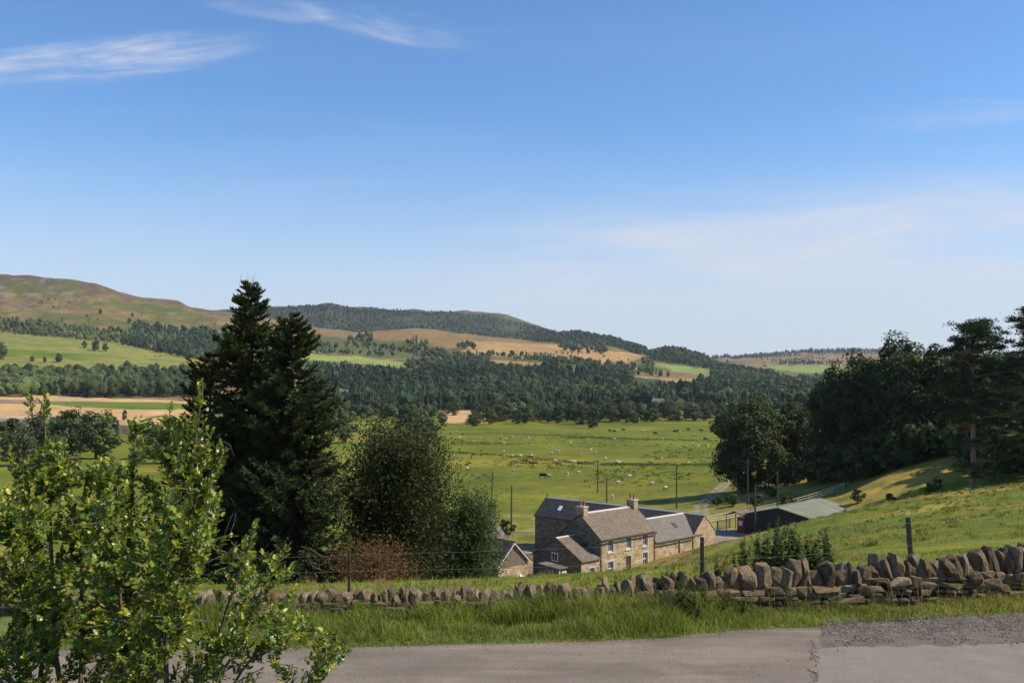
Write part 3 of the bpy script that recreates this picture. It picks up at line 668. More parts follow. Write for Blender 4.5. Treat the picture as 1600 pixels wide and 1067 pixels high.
for i, (px, Y, s) in enumerate([(1262, 192, 1.6), (1285, 183, 2.0), (1312, 178, 1.7), (1340, 176, 2.2), (1368, 174, 1.9), (1395, 172, 2.3), (1425, 168, 2.0), (1455, 166, 2.2), (1490, 165, 2.3), (1540, 150, 2.3), (1570, 142, 2.3), (1600, 136, 2.3), (1555, 165, 2.6), (1630, 130, 2.2), (1225, 198, 1.7)]):
    x, y = px_tree(px, Y); UND = globals().setdefault('UND', broadleaf(3.4, 2.6, 83, base=(.04, .062, .016), nleaf=2200, leaf=.34, nclump=34, bottom=-.1)); plant_tree('undergrowth_bush', UND[0], UND[1], x, y, 'dark undergrowth bush along the shaded edge of the wood', 'undergrowth at the edge of the wood', i*1.9, s, 'bush')
# small bushes by the pine's foot, fence and track
bu = broadleaf(2.6, 1.6, 81, base=(.06, .085, .02), nleaf=900, leaf=.26, nclump=26, bottom=.02)
for i, (px, Y, s, lab) in enumerate([(1462, 122, 1.0, 'dark bush under the lone pine on the hillside'), (1340, 148, .8, 'low bush beyond the right end of the green-roofed shed'), (1232, 164, .9, 'small bush against the rail fence behind the green-roofed shed'),
                                     (1392, 120, .55, 'low dark bush on the open slope above the green-roofed shed'), (1145, 178, .9, 'bush beside the farm track'), (1120, 182, .7, 'smaller bush on the left bank of the farm track'),
                                     (1182, 172, 1.0, 'spreading bush at the foot of the field oaks'), (790, 158, 1.1, 'round bush behind the yard wall'), (1205, 180, .8, 'bush in the shade between the two oaks')]):
    x, y = px_tree(px, Y); plant_tree('bush', bu[0], bu[1], x, y, lab, 'bushes around the steading', i*1.1, s, 'bush')

# ---------------- middle distance trees: single things sharing meshes
MID = [broadleaf(13+i, 4.8+.3*i, 90+i, base=b, nleaf=2200, leaf=.72, nclump=40, bottom=-.06, clump_r=.27, light=l) for i, (b, l) in enumerate([((.050, .075, .022), (.09, .12, .035)), ((.045, .065, .022), (.07, .10, .03)), ((.065, .09, .025), (.11, .14, .04)), ((.04, .06, .02), (.08, .11, .03)), ((.06, .08, .03), (.10, .12, .05))])]
def mid(i, px, Y, s, label, group, name='broadleaf_tree', w=1.0):
    x, y = px_tree(px, Y); return plant_tree(name, MID[i % 5][0], MID[i % 5][1], x, y, label, group, i*1.7, (s*w, s*w, s), 'tree')
BELT = 'round dark tree in the belt along the far edge of the sheep field'
pxv = 742.0; i = 0
while pxv < 1345:
    if not (800 < pxv < 802): mid(i, pxv, 640+rnd.uniform(-22, 60)+(30 if pxv > 1000 else 0), rnd.uniform(.62, 1.12)*(.85 if pxv > 1000 else 1), BELT, 'trees of the riverside belt', 'riverside_tree', rnd.uniform(1.0, 1.5))
    pxv += rnd.uniform(8.5, 17); i += 1
for i in range(26):
    mid(i+3, 690+i*24+rnd.uniform(-9, 9), 760+rnd.uniform(0, 130), rnd.uniform(.6, .95), 'paler tree standing in the meadow strip behind the riverside belt', 'trees behind the riverside belt', 'meadow_tree', rnd.uniform(.95, 1.3))
mid(1, 928, 560, .98, 'lone tree standing in the middle of the sheep field', None, w=.85)
mid(2, 738, 590, .55, 'low bush at the left end of the riverside belt', None, 'bush', 1.6); mid(4, 690, 600, .6, 'small tree behind the right side of the olive tree', None, w=1.1)
for i, (px, Y, s, lab) in enumerate([(150, 330, 1.18, 'large bright green tree by the river bend'), (112, 345, 1.12, 'green tree left of the large one by the river bend'), (60, 350, 1.02, 'darker tree at the left by the river'), (15, 360, 1.08, 'dark tree at the left edge by the river'),
                                     (-30, 340, .9, 'riverside tree mostly cut off by the left edge of the picture'), (214, 300, .45, 'dark tree in front of the river bend'), (240, 330, .8, 'dark tree between the river bend and the spruces'), (30, 300, .78, 'low dark tree in front of the left riverside trees'), (85, 305, .8, 'shaded tree below the large bright riverside tree'), (270, 310, .8, 'dark tree behind the left spruce'),
                                     (540, 420, .9, 'tree behind the olive tree on the left'), (640, 440, 1.0, 'yellow-green tree top showing over the olive tree'), (665, 400, .85, 'tree showing over the right shoulder of the olive tree'),
                                     (180, 620, .75, 'small dark pointed tree on the far river bank'), (195, 700, .55, 'little round tree standing on the stubble field')]):
    mid(i+2, px, Y, s, lab, 'trees by the river', w=1.15 if i < 13 else .7)
for i, (px, Y, s, lab) in enumerate([(92, 1600, 1.25, 'dark tree alone on the hillside field at the left'), (150, 1780, 1.5, 'taller of two trees beside the field boundary on the hillside'), (164, 1790, 1.1, 'rounder of two trees beside the field boundary on the hillside'), (132, 1800, .9, 'little tree on the hillside field boundary'),
                                     (0, 1620, 2.0, 'big dark tree on the hillside at the left edge'), (50, 1600, .8, 'hedge bush left of the lone hillside tree'), (70, 1590, .7, 'low hedge bush beside the lone hillside tree'), (157, 2350, 1.0, 'tiny tree high on the heather slope'), (202, 2300, .9, 'small dark tree on the open slope'), (217, 2280, 1.2, 'dark tree on the slope above the upper wood'), (207, 2420, .8, 'highest little tree on the heather slope')]):
    mid(i, px, Y, s, lab, 'trees on the far hillside', w=1.0)

# ---------------- far woods: masses nobody could count
def ico():
    bm = bmesh.new(); bmesh.ops.create_icosphere(bm, subdivisions=1, radius=1.0); v = np.array([x.co[:] for x in bm.verts]); f = np.array([[q.index for q in p.verts] for p in bm.faces]); bm.free(); return v, f
IV, IF = ico()
IV2 = np.concatenate([IV*np.array((.72, .72, .62))+np.array((.25, .1, .38)), IV*np.array((.62, .62, .55))+np.array((-.35, -.2, .05)), IV*np.array((.6, .6, .5))+np.array((.15, -.4, -.12))]); IF2 = np.concatenate([IF, IF+len(IV), IF+2*len(IV)])
def cone_tpl(seed):
    rng = np.random.default_rng(seed); V = []; F = []; n = 7
    for z0, z1, r in ((.06, .48, 1.0), (.30, .76, .78), (.58, 1.0, .50)):
        b = len(V); a0 = rng.uniform(0, 6)
        for k in range(n): a = a0+k*2*math.pi/n; rr = r*rng.uniform(.7, 1.15); V.append((rr*math.cos(a), rr*math.sin(a), z0+rng.uniform(-.03, .05)))
        V.append((0, 0, z1))
        for k in range(n): F.append((b+k, b+(k+1) % n, b+n))
    return np.array(V), np.array(F)
CT = [cone_tpl(s) for s in range(4)]
HOLES = [[(985, 587), (1090, 590), (1092, 599), (985, 598)], [(465, 552), (560, 556), (636, 566), (634, 576), (560, 569), (465, 563)], [(1022, 565), (1060, 569), (1115, 578), (1108, 587), (1060, 581), (1022, 573)], [(1052, 619), (1104, 621), (1104, 629), (1052, 628)], [(680, 641), (775, 641), (775, 665), (680, 665)], [(765, 561), (852, 566), (852, 573), (765, 569)], [(1190, 571), (1420, 571), (1420, 584), (1230, 582)], [(900, 628), (935, 629), (935, 636), (900, 635)], [(870, 572), (905, 574), (905, 579), (870, 577)]]
def scatter(poly, y0, y1, spacing, seed, dens=1.0):
    rng = np.random.default_rng(seed); P = []; Y = y0
    while Y < y1:
        s = spacing*(Y/1000)**.75; xa = min(p[0] for p in poly); xb = max(p[0] for p in poly)
        xs = np.arange(px2x(xa, Y), px2x(xb, Y), s); m = len(xs)
        if m: P.append(np.c_[xs+rng.uniform(-.5, .5, m)*s, Y+rng.uniform(-.5, .5, m)*s])
        Y += s
    P = np.concatenate(P); z = H(P[:, 0], P[:, 1]); px = 800+P[:, 0]/P[:, 1]*FPX; py = HOR-(z-EYE)/P[:, 1]*FPX
    hp = np.zeros(len(P), bool)
    for hole in HOLES:
        for up_ in (1, .5, 0): hp |= inpoly(px, py-up_*14*FPX/P[:, 1], hole)
    k = ~hp & inpoly(px+6*fbm(P[:, 0]/80, P[:, 1]/80, seed, 3), py+4*fbm(P[:, 0]/90, P[:, 1]/90, seed+1, 3), poly)
    if dens < 1: k &= (fbm(P[:, 0]/130, P[:, 1]/130, seed+2, 4)*.9+rng.uniform(-.25, .25, len(P))) > (1-2*dens)*.6
    return np.c_[P[k], z[k]]
def wood(name, label, specs, seed):
    rng = np.random.default_rng(seed); VV = []; FF = []; CC = []; nv = 0
    for (poly, y0, y1, sp, dens, kind, hgt, colr) in specs:
        Q = scatter(poly, y0, y1, sp, seed, dens); n = len(Q); seed += 3
        if not n: continue
        con = rng.random(n) < kind
        for j in range(5):
            if j < 4: sel = con & (np.arange(n) % 4 == j); V, F = CT[j]
            else: sel = ~con; V, F = IV2, IF2
            m = sel.sum()
            if not m: continue
            hh = hgt*rng.uniform(.7, 1.3, m)*np.clip((Q[sel, 1]/1400)**.25, 1, 1.4); a = rng.uniform(0, 6.28, m); ca, sa = np.cos(a)[:, None], np.sin(a)[:, None]
            if j < 4: X = V[None, :, 0]*hh[:, None]*.23; Yv = V[None, :, 1]*hh[:, None]*.23; Z = V[None, :, 2]*hh[:, None]-.5
            else:
                jit = 1+.22*rng.uniform(-1, 1, (m, len(V))); X = V[None, :, 0]*hh[:, None]*.40*jit; Yv = V[None, :, 1]*hh[:, None]*.40*jit; Z = (V[None, :, 2]*jit*.5+.5)*hh[:, None]-1
            W = np.stack([X*ca-Yv*sa+Q[sel, 0][:, None], X*sa+Yv*ca+Q[sel, 1][:, None], Z+Q[sel, 2][:, None]], -1)
            base = np.array(colr if j < 4 else (colr[0]*1.25, colr[1]*1.2, colr[2]*1.0)); c = rcol(m, base, rng, .35, .25); pa = fbm(Q[sel, 0]/110, Q[sel, 1]/150, 303, 3)[:, None]; c = c*(1+.55*pa)*(1+.25*np.clip(pa, 0, 1)*np.array([[1.2, .9, .2]]))
            VV.append(W.reshape(-1, 3)); FF.append((F[None]+np.arange(m)[:, None, None]*len(V)).reshape(-1, 3)+nv); nv += m*len(V); CC.append(np.repeat(c, len(V), 0))
    if not VV: return
    o = put(name, make_mesh(name, np.concatenate(VV), np.concatenate(FF), FARLEAF, np.concatenate(CC))); tag(o, label, 'wood', kind='stuff')
DK = (.026, .044, .020); DG = (.040, .058, .022); MG = (.050, .068, .028)
wood('broadleaf_wood', 'dark mixed wood along the valley side at the left', [([(-600, 584), (330, 588), (330, 620), (-600, 616)], 980, 1500, 9.5, 1, .12, 17, DG)], 101)
wood('hillside_wood', 'strip of woodland above the hillside fields at the left', [([(-600, 488), (0, 500), (100, 512), (200, 518), (290, 530), (420, 548), (480, 560), (310, 564), (200, 541), (110, 531), (0, 520), (-600, 506)], 1500, 2500, 8, .85, .35, 11, MG),
      ([(215, 508), (290, 516), (420, 535), (420, 556), (300, 560), (190, 540)], 1500, 2500, 8, 1, .6, 15, DK)], 121)
wood('conifer_forest', 'dark conifer plantation across the foot of the far hills', [([(480, 578), (650, 590), (690, 577), (800, 578), (950, 588), (1100, 604), (1330, 606), (1330, 634), (1130, 640), (480, 642)], 950, 1900, 6.6, 1, .72, 17, DK)], 141)
wood('mixed_wood', 'mixed woods between the fields on the far slopes', [([(420, 528), (500, 536), (570, 540), (720, 560), (800, 566), (690, 578), (640, 578), (560, 564), (470, 552)], 1500, 2800, 8.5, .52, .4, 11, MG),
      ([(640, 545), (760, 556), (860, 562), (960, 570), (1020, 580), (1110, 590), (1330, 596), (1330, 612), (1100, 602), (990, 600), (900, 585), (780, 574), (700, 566)], 1500, 2600, 8, .60, .45, 12, DG),
      ([(1010, 556), (1030, 556), (1110, 572), (1200, 585), (1320, 592), (1320, 602), (1110, 594), (1000, 580)], 1800, 3000, 8, .7, .4, 12, DG),
      ([(560, 524), (580, 524), (585, 538), (550, 535)], 2000, 3000, 8, 1, .6, 15, DG), ([(640, 533), (672, 535), (672, 546), (636, 543)], 2000, 3000, 8, 1, .6, 14, DG), ([(718, 540), (745, 541), (745, 548), (718, 547)], 2000, 3000, 8, 1, .6, 14, DG),
      ([(870, 541), (925, 545), (950, 548), (950, 553), (880, 549)], 2000, 3300, 9, .7, .5, 14, DG), ([(1150, 584), (1330, 586), (1330, 592), (1150, 590)], 2300, 3600, 9, .5, .3, 11, DG), ([(1215, 570), (1290, 569), (1290, 572), (1215, 572)], 3800, 5200, 8, .5, .2, 12, DG)], 161)
wood('hilltop_forest', 'hazy forest covering the farthest hill in the centre', [([(330, 488), (515, 478), (560, 484), (660, 488), (760, 493), (865, 520), (900, 536), (700, 540), (560, 535), (420, 512), (330, 500)], 3250, 4600, 6.0, .70, .8, 9, (.034, .052, .030)),
      ([(815, 545), (850, 524), (900, 519), (960, 530), (1012, 547), (1000, 560), (900, 543), (860, 545)], 2750, 3500, 6.5, .95, .5, 11, (.034, .055, .026)), ([(1005, 553), (1050, 545), (1090, 555), (1115, 566), (1180, 580), (1110, 576), (1015, 562)], 2450, 3000, 6.5, 1, .35, 11, (.036, .055, .026))], 201)
wood('hill_scrub', 'gorse and scrub dotted over the open hillsides', [([(-600, 430), (0, 445), (280, 480), (420, 515), (420, 545), (200, 515), (0, 498), (-600, 480)], 1500, 2800, 11, .22, .1, 4.5, MG), ([(430, 515), (640, 516), (800, 535), (1000, 556), (980, 570), (730, 556), (560, 545)], 1900, 3200, 12, .2, .2, 5, MG), ([(1180, 555), (1400, 556), (1400, 590), (1180, 588)], 2600, 6000, 9, .2, .2, 7, MG), ([(-600, 535), (330, 555), (330, 575), (-600, 575)], 1300, 1800, 12, .12, .1, 4, MG)], 261)
wood('skyline_forest', 'thin forest along the skyline at the far right', [([(1110, 558), (1200, 556), (1310, 549), (1400, 550), (1500, 556), (1500, 562), (1400, 557), (1310, 555), (1230, 560), (1110, 564)], 5600, 6700, 7, 1, .9, 17, (.03, .045, .026))], 221)
wood('valley_scrub', 'scrubby trees filling the valley floor behind the riverside belt', [([(480, 636), (690, 640), (760, 644), (1350, 640), (1350, 652), (790, 658), (690, 656), (480, 660)], 700, 1080, 14, .55, .05, 9, DG), ([(-600, 650), (0, 655), (150, 661), (150, 669), (0, 664), (-600, 660)], 520, 760, 10, .4, .05, 6, DG)], 241)
# ================================================================ BUILDINGS
def stone_mat(name, cols, scale=1.0, mortar=(.30, .26, .20)):
    t = NT(name); v = t.coord('Object', (2.1*scale, 2.1*scale, 4.2*scale)); e = t.vor(v, 1.0, 'DISTANCE_TO_EDGE', 'Distance'); c = t.vor(v, 1.0, 'F1', 'Color'); n = t.noise(t.coord('Object'), 1.2, 6, .65); n2 = t.noise(t.coord('Object'), 9, 4, .7)
    sp = t.node('ShaderNodeSeparateColor'); t.l.new(c, sp.inputs[0])
    cc = t.ramp(sp.outputs[0], [(0.0, cols[0]), (.35, cols[1]), (.65, cols[2]), (1.0, cols[3])])
    cc = t.mix(t.mr(e, .02, .07, 1, 0), cc, mortar); cc = t.mix(1.0, cc, t.mr(n, .3, .7, .72, 1.25), 'MULTIPLY'); cc = t.mix(1.0, cc, t.mr(n2, .3, .7, .82, 1.18), 'MULTIPLY')
    t.bump(t.math('MINIMUM', e, .12), .8, .25); return t.done(cc, .93, .12)
def slate_mat(name, a, b, moss=None, mossamt=.35):
    t = NT(name); tc_ = t.node('ShaderNodeTexCoord'); sp = t.node('ShaderNodeSeparateXYZ'); t.l.new(tc_.outputs['Object'], sp.inputs[0])
    cb = t.node('ShaderNodeCombineXYZ'); t.l.new(sp.outputs[0], cb.inputs[0]); t.l.new(t.math('MULTIPLY', sp.outputs[2], 1.5), cb.inputs[1])
    br = t.node('ShaderNodeTexBrick'); t.l.new(cb.outputs[0], br.inputs[0]); br.inputs['Scale'].default_value = 1.0; br.inputs['Brick Width'].default_value = .34; br.inputs['Row Height'].default_value = .26; br.inputs['Mortar Size'].default_value = .014
    br.inputs['Color1'].default_value = (*a, 1); br.inputs['Color2'].default_value = (*b, 1); br.inputs['Mortar'].default_value = (a[0]*.35, a[1]*.35, a[2]*.35, 1); br.inputs['Bias'].default_value = -.1
    n = t.noise(t.coord('Object'), .7, 6, .65); n2 = t.noise(t.coord('Object'), 6, 4, .7)
    c = t.mix(1.0, br.outputs[0], t.mr(n2, .3, .7, .65, 1.4), 'MULTIPLY')
    if moss: c = t.mix(t.mr(n, .52, .70, 0, mossamt), c, moss)
    t.bump(br.outputs['Fac'], -.5, .02); return t.done(c, .8, .3)
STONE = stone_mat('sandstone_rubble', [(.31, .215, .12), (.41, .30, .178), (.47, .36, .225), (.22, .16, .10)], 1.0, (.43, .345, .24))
STONED = stone_mat('brown_shaded_rubble', [(.11, .085, .06), (.17, .13, .09), (.22, .17, .115), (.10, .085, .07)], 1.0, (.19, .16, .12))  # darker brown rubble; on barn wall and house gables it carries painted shade
SLATE_L = slate_mat('mossy_brown_slate', (.128, .098, .070), (.178, .142, .106), (.25, .17, .07), .5)
SLATE_G = slate_mat('grey_slate', (.138, .120, .102), (.178, .158, .136), (.2, .18, .13), .35)
SLATE_D = slate_mat('dark_slate', (.042, .039, .037), (.078, .073, .068), (.15, .14, .12), .3)
WHITE = plain('white_paint', (.74, .74, .71), .6, .3, .10, 6)
PALE = plain('pale_ridge_stone', (.46, .43, .37), .8, .2, .2, 5)
CLAY = plain('clay_pot', (.36, .17, .09), .85, .2, .3, 6)
DARKW = plain('dark_joinery', (.05, .045, .04), .7, .3, .3, 6)
TIMBER = plain('weathered_boards', (.17, .135, .10), .9, .12, .45, 3, 0, (6, 6, .5), .3)
TIMBER2 = plain('grey_rail_timber', (.50, .46, .38), .9, .12, .35, 4, 0, (2, 2, 2))
POLE = plain('creosoted_pole', (.085, .065, .05), .9, .15, .35, 4, 0, (4, 4, .5))
IRON = plain('dark_iron', (.035, .033, .032), .6, .4, .3, 8)
t = NT('window_glass'); GLASS = t.done((.03, .035, .04), .06, .6)
t = NT('green_sheet_roof'); v = t.coord('Object'); n = t.noise(v, .5, 5, .6); wv_ = t.node('ShaderNodeTexWave', bands_direction='X'); t.l.new(v, wv_.inputs[0]); wv_.inputs['Scale'].default_value = 2.2
t.bump(wv_.outputs[0], .6, .05); GREENROOF = t.done(t.ramp(n, [(.3, (.155, .170, .120)), (.7, (.215, .225, .165))]), .85, .15)
DARKWALL = plain('dark_shed_cladding', (.045, .042, .036), .85, .2, .3, 2, 0, (5, 5, .4))
REDWALL = plain('red_boarded_wall', (.23, .055, .035), .8, .2, .3, 3, 0, (6, 6, .5))
PLASTIC = plain('white_sheet', (.72, .73, .72), .5, .3, .12, 2)
PINK = plain('pink_petals', (.65, .10, .38), .7, .2, .3, 20)

def walls(root, name, mat, L, D, eave, ridge, z0, openings=(), x0=0., y0=0., rec=.22, back_open=()):
    """gabled shell, ridge along local x; openings (xa, xb, za, zb) cut in the front (y = y0)"""
    mb = MB(); m = D/2
    mb.prism([(y0+rec, z0), (y0+D, z0), (y0+D, eave), (y0+m, ridge), (y0+rec, eave+(ridge-eave)*rec/m)], x0, x0+L, 0)
    # front leaf with reveals
    xs = sorted({x0, x0+L, *[v for o in openings for v in o[:2]]}); zs = sorted({z0, eave, *[v for o in openings for v in o[2:]]})
    for a, b in zip(xs[:-1], xs[1:]):
        for c, d in zip(zs[:-1], zs[1:]):
            if any(o[0] <= a and b <= o[1] and o[2] <= c and d <= o[3] for o in openings): continue
            mb.add([(a, y0, c), (b, y0, c), (b, y0, d), (a, y0, d)], [(0, 1, 2, 3)])
    for (a, b, c, d) in openings:
        e = y0+rec
        mb.add([(a, y0, c), (a, e, c), (a, e, d), (a, y0, d), (b, y0, c), (b, e, c), (b, e, d), (b, y0, d)], [[(0, 3, 2, 1), (4, 5, 6, 7), (0, 1, 5, 4), (3, 7, 6, 2)]])
    e = y0+rec; zt = eave+(ridge-eave)*rec/m
    for x in (x0, x0+L): mb.add([(x, y0, z0), (x, e, z0), (x, e, zt), (x, y0, eave)], [(0, 1, 2, 3) if x == x0+L else (3, 2, 1, 0)])
    mb.add([(x0, y0, eave), (x0+L, y0, eave), (x0+L, e, zt), (x0, e, zt)], [(0, 1, 2, 3)])
    return mb.build(name, mat, root)
def roof(root, name, mat, L, D, eave, ridge, x0=0., y0=0., ov=.22, gov=.12, th=.14, ridgecap=True):
    m = D/2; s = (ridge-eave)/m; mb = MB(); g = .05
    pts = [(y0-ov, eave-ov*s+g), (y0+m, ridge+g), (y0+D+ov, eave-ov*s+g), (y0+D+ov, eave-ov*s+g+th), (y0+m, ridge+g+th*1.15), (y0-ov, eave-ov*s+g+th)]
    mb.prism(pts[::-1], x0-gov, x0+L+gov, 0)
    r = mb.build(name, mat, root)
    if ridgecap:
        z = ridge+g+th*1.15; c = MB(); w = .17
        c.prism([(y0+m-w, z-w*s+.035), (y0+m, z+.05), (y0+m+w, z-w*s+.035), (y0+m+w, z-w*s-.03), (y0+m, z-.02), (y0+m-w, z-w*s-.03)][::-1], x0-gov-.02, x0+L+gov+.02, 0); c.build('ridge', PALE, r)
    return r
def window(root, xa, xb, za, zb, y, rows=3, cols_=2):
    """sash window standing in a reveal whose back is at y"""
    f = MB(); w = .11; yb, yf = y-.004, y-.09
    f.box(xa+.01, xa+w, yf, yb, za+.01, zb-.01); f.box(xb-w, xb-.01, yf, yb, za+.01, zb-.01); f.box(xa+w, xb-w, yf, yb, zb-w, zb-.01); f.box(xa+w, xb-w, yf, yb, za+.01, za+w+.02)
    zm = (za+zb)/2; f.box(xa+w, xb-w, yf+.01, yb, zm-.035, zm+.035)
    for k in range(1, cols_): x = xa+w+(xb-xa-2*w)*k/cols_; f.box(x-.02, x+.02, yf+.02, yb, za+w+.02, zm-.035); f.box(x-.02, x+.02, yf+.02, yb, zm+.035, zb-w)
    fr = f.build('window', WHITE, root)
    for (c, d) in ((za+w+.02, zm-.035), (zm+.035, zb-w)):
        p = MB(); p.box(xa+w, xb-w, y-.03, y-.012, c, d); p.build('pane', GLASS, fr)
    s = MB(); s.box(xa-.19, xb+.19, y-.31, y-.2, za-.15, za-.005); s.build('sill', PALE, fr)
    for (a, b, c, d) in ((xa-.17, xa-.003, za, zb), (xb+.003, xb+.17, za, zb), (xa-.17, xb+.17, zb+.003, zb+.2)): s = MB(); s.box(a, b, y-.245, y-.2, c, d); s.build('surround', PALE, fr)
    return fr
def chimney(root, x, y, z0, z1, w=1.0, d=.62, pots=2, mat=None):
    mb = MB(); mb.box(x-w/2, x+w/2, y-d/2, y+d/2, z0, z1); c = mb.build('chimney', mat or STONE, root)
    k = MB(); k.box(x-w/2-.09, x+w/2+.09, y-d/2-.09, y+d/2+.09, z1+.003, z1+.16); k.build('coping', PALE, c)
    for i in range(pots):
        px_ = x; py_ = y-d/2+d*(i+.5)/pots; p = MB(); p.tube([(px_, py_, z1+.163), (px_, py_, z1+.3), (px_, py_, z1+.72), (px_, py_, z1+.76), (px_, py_, z1+.84)], [.15, .13, .115, .15, .15], 10); p.build('chimney_pot', CLAY, c, True)
    return c

A0 = R(44.5); EX = np.array((math.cos(A0), math.sin(A0))); EY = np.array((-math.sin(A0), math.cos(A0)))
HO = np.array((10.33, 115.1)); HZ = 3.0
def hpos(x, y): p = HO+EX*x+EY*y; return (p[0], p[1], HZ)
# ---- farmhouse with its gabled annex
fh = empty('farmhouse', hpos(0, 0), A0); tag(fh, 'two-storey stone farmhouse with two chimneys and white sash windows', 'house')
ops = []
for x in (1.9, 5.3, 8.5): ops.append((x-.48, x+.48, 3.10, 4.62))
ops += [(1.42, 2.38, .35, 2.0), (8.02, 8.98, .75, 2.3), (4.75, 5.7, .1, 2.25)]
ops = sorted(ops); walls(fh, 'wall', STONE, 10.4, 6.4, 4.8, 7.4, -2.2, ops)
for o in ops:
    if o[2] == .1:
        d = MB(); d.box(o[0]+.02, o[1]-.02, .13, .215, o[2], o[3]-.02); dd = d.build('door', DARKW, fh); k = MB(); k.box(o[0]+.12, o[0]+.17, .07, .127, 1.05, 1.17); k.build('handle', PALE, dd)
    else: window(fh, *o, .22)
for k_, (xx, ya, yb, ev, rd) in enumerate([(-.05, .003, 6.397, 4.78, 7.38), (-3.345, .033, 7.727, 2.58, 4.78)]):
    mb = MB(); ym = (ya+yb)/2; mb.prism([(ya, -2.2), (yb, -2.2), (yb, ev), (ym, rd), (ya, ev)], xx, xx+.042, 0); mb.build('gable_shading_skin', STONED, fh)  # skin of darker rubble: shade of these gables put into the colour
roof(fh, 'roof', SLATE_L, 10.4, 6.4, 4.8, 7.4)
chimney(fh, .42, 3.2, 6.2, 8.25, .75, 1.15, 2); chimney(fh, 9.98, 3.2, 6.2, 8.30, .75, 1.15, 2)
g = MB(); g.box(-.1, 10.5, -.37, -.23, 4.52, 4.62); gt = g.build('gutter', IRON, fh)
g = MB(); g.tube([(10.3, -.3, 4.52), (10.3, -.08, 4.3), (10.3, -.08, -.5)], .05, 6); g.build('downpipe', IRON, gt); g = MB(); g.tube([(.08, -.3, 4.52), (.08, -.08, 4.3), (.08, -.08, -.5)], .05, 6); g.build('downpipe', IRON, gt)
aops = [(-1.9, -1.0, .3, 1.7)]
walls(fh, 'annex_wall', STONE, 3.28, 7.7, 2.6, 4.8, -2.2, aops, -3.3, .03)
window(fh, *aops[0], .25, 2, 2)
ar = roof(fh, 'annex_roof', SLATE_L, 3.1, 7.7, 2.6, 4.8, -3.3, .03, ov=.2, gov=.13)
sk = MB(); sl = (4.8-2.6)/3.85; y1, y2 = 1.7, 2.4
sk.add([(-.9, y1, 2.6+(y1-.03)*sl+.30), (-.3, y1, 2.6+(y1-.03)*sl+.30), (-.3, y2, 2.6+(y2-.03)*sl+.30), (-.9, y2, 2.6+(y2-.03)*sl+.30), (-.9, y1, 2.6+(y1-.03)*sl+.1), (-.3, y1, 2.6+(y1-.03)*sl+.1), (-.3, y2, 2.6+(y2-.03)*sl+.1), (-.9, y2, 2.6+(y2-.03)*sl+.1)], [[(0, 1, 2, 3), (0, 4, 5, 1), (1, 5, 6, 2), (2, 6, 7, 3), (3, 7, 4, 0)]]); sk.build('skylight', IRON, ar)
w = MB(); w.box(-3.40, -3.348, 3.6, 4.6, 2.2, 3.2); aw = w.build('window', WHITE, fh); w = MB(); w.box(-3.415, -3.403, 3.72, 4.05, 2.3, 3.1); w.build('pane', GLASS, aw); w = MB(); w.box(-3.415, -3.403, 4.15, 4.48, 2.3, 3.1); w.build('pane', GLASS, aw)
# ---- single-storey wing between house and barn
wg = empty('stone_wing', hpos(10.4, 0), A0); tag(wg, 'low stone wing with grey slate roof between farmhouse and barn gable', 'outbuilding')
walls(wg, 'wall', STONE, 8.2, 6.2, 3.3, 5.55, -2.4, [], .02, .08)
wr = roof(wg, 'roof', SLATE_G, 10.2, 6.2, 3.3, 5.55, .14, .08, gov=.0)
sl = (5.55-3.3)/3.1; k = MB(); y1, y2 = 1.3, 1.95; zz = lambda y: 3.3+(y-.08)*sl
k.prism([(y1, zz(y1)+.12), (y2, zz(y2)+.12), (y2, zz(y2)+.30), (y1, zz(y1)+.30)][::-1], 6.1, 6.75, 0); k.build('skylight', IRON, wr)
g = MB(); g.tube([(5.2, -.0, 3.2), (5.2, -.0, -.5)], .06, 6); g.build('downpipe', IRON, wg); g = MB(); g.box(.2, 8.2, -.30, -.17, 3.05, 3.15); g.build('gutter', IRON, wg)
# ---- long barn
bn = empty('stone_barn', hpos(23.6, 0), A0+math.pi/2); tag(bn, 'long dark-roofed stone barn running back behind the farmhouse', 'barn')
walls(bn, 'wall', STONED, 28.7, 5.0, 3.25, 5.6, -3.0, [], 0, 0)  # shade of the long side painted in by the darker rubble
mb = MB(); mb.prism([(.003, -3), (4.997, -3), (4.997, 3.24), (2.5, 5.58), (.003, 3.24)], -.06, -.003, 0); mb.build('gable_shading_skin', STONE, bn)  # sunlit gable painted lighter than the darkened barn wall behind it
br_ = roof(bn, 'roof', SLATE_D, 28.7, 5.0, 3.25, 5.6, gov=.06)
sl = (5.6-3.25)/2.5
for xx in (24.3, 15.0): k = MB(); k.prism([(3.6, 3.25+(5-3.6)*sl+.10), (4.2, 3.25+(5-4.2)*sl+.10), (4.2, 3.25+(5-4.2)*sl+.30), (3.6, 3.25+(5-3.6)*sl+.30)], xx, xx+.6, 0); k.build('skylight', WHITE if xx > 20 else IRON, br_)
k = MB(); k.tube([(28.5, 2.5, 5.75), (28.5, 2.5, 6.4)], .10, 6); k.build('finial', STONED, br_)
k = MB(); k.tube([(22.0, 5.07, 3.1), (22.0, 5.07, -2)], .05, 6); k.build('downpipe', IRON, bn)
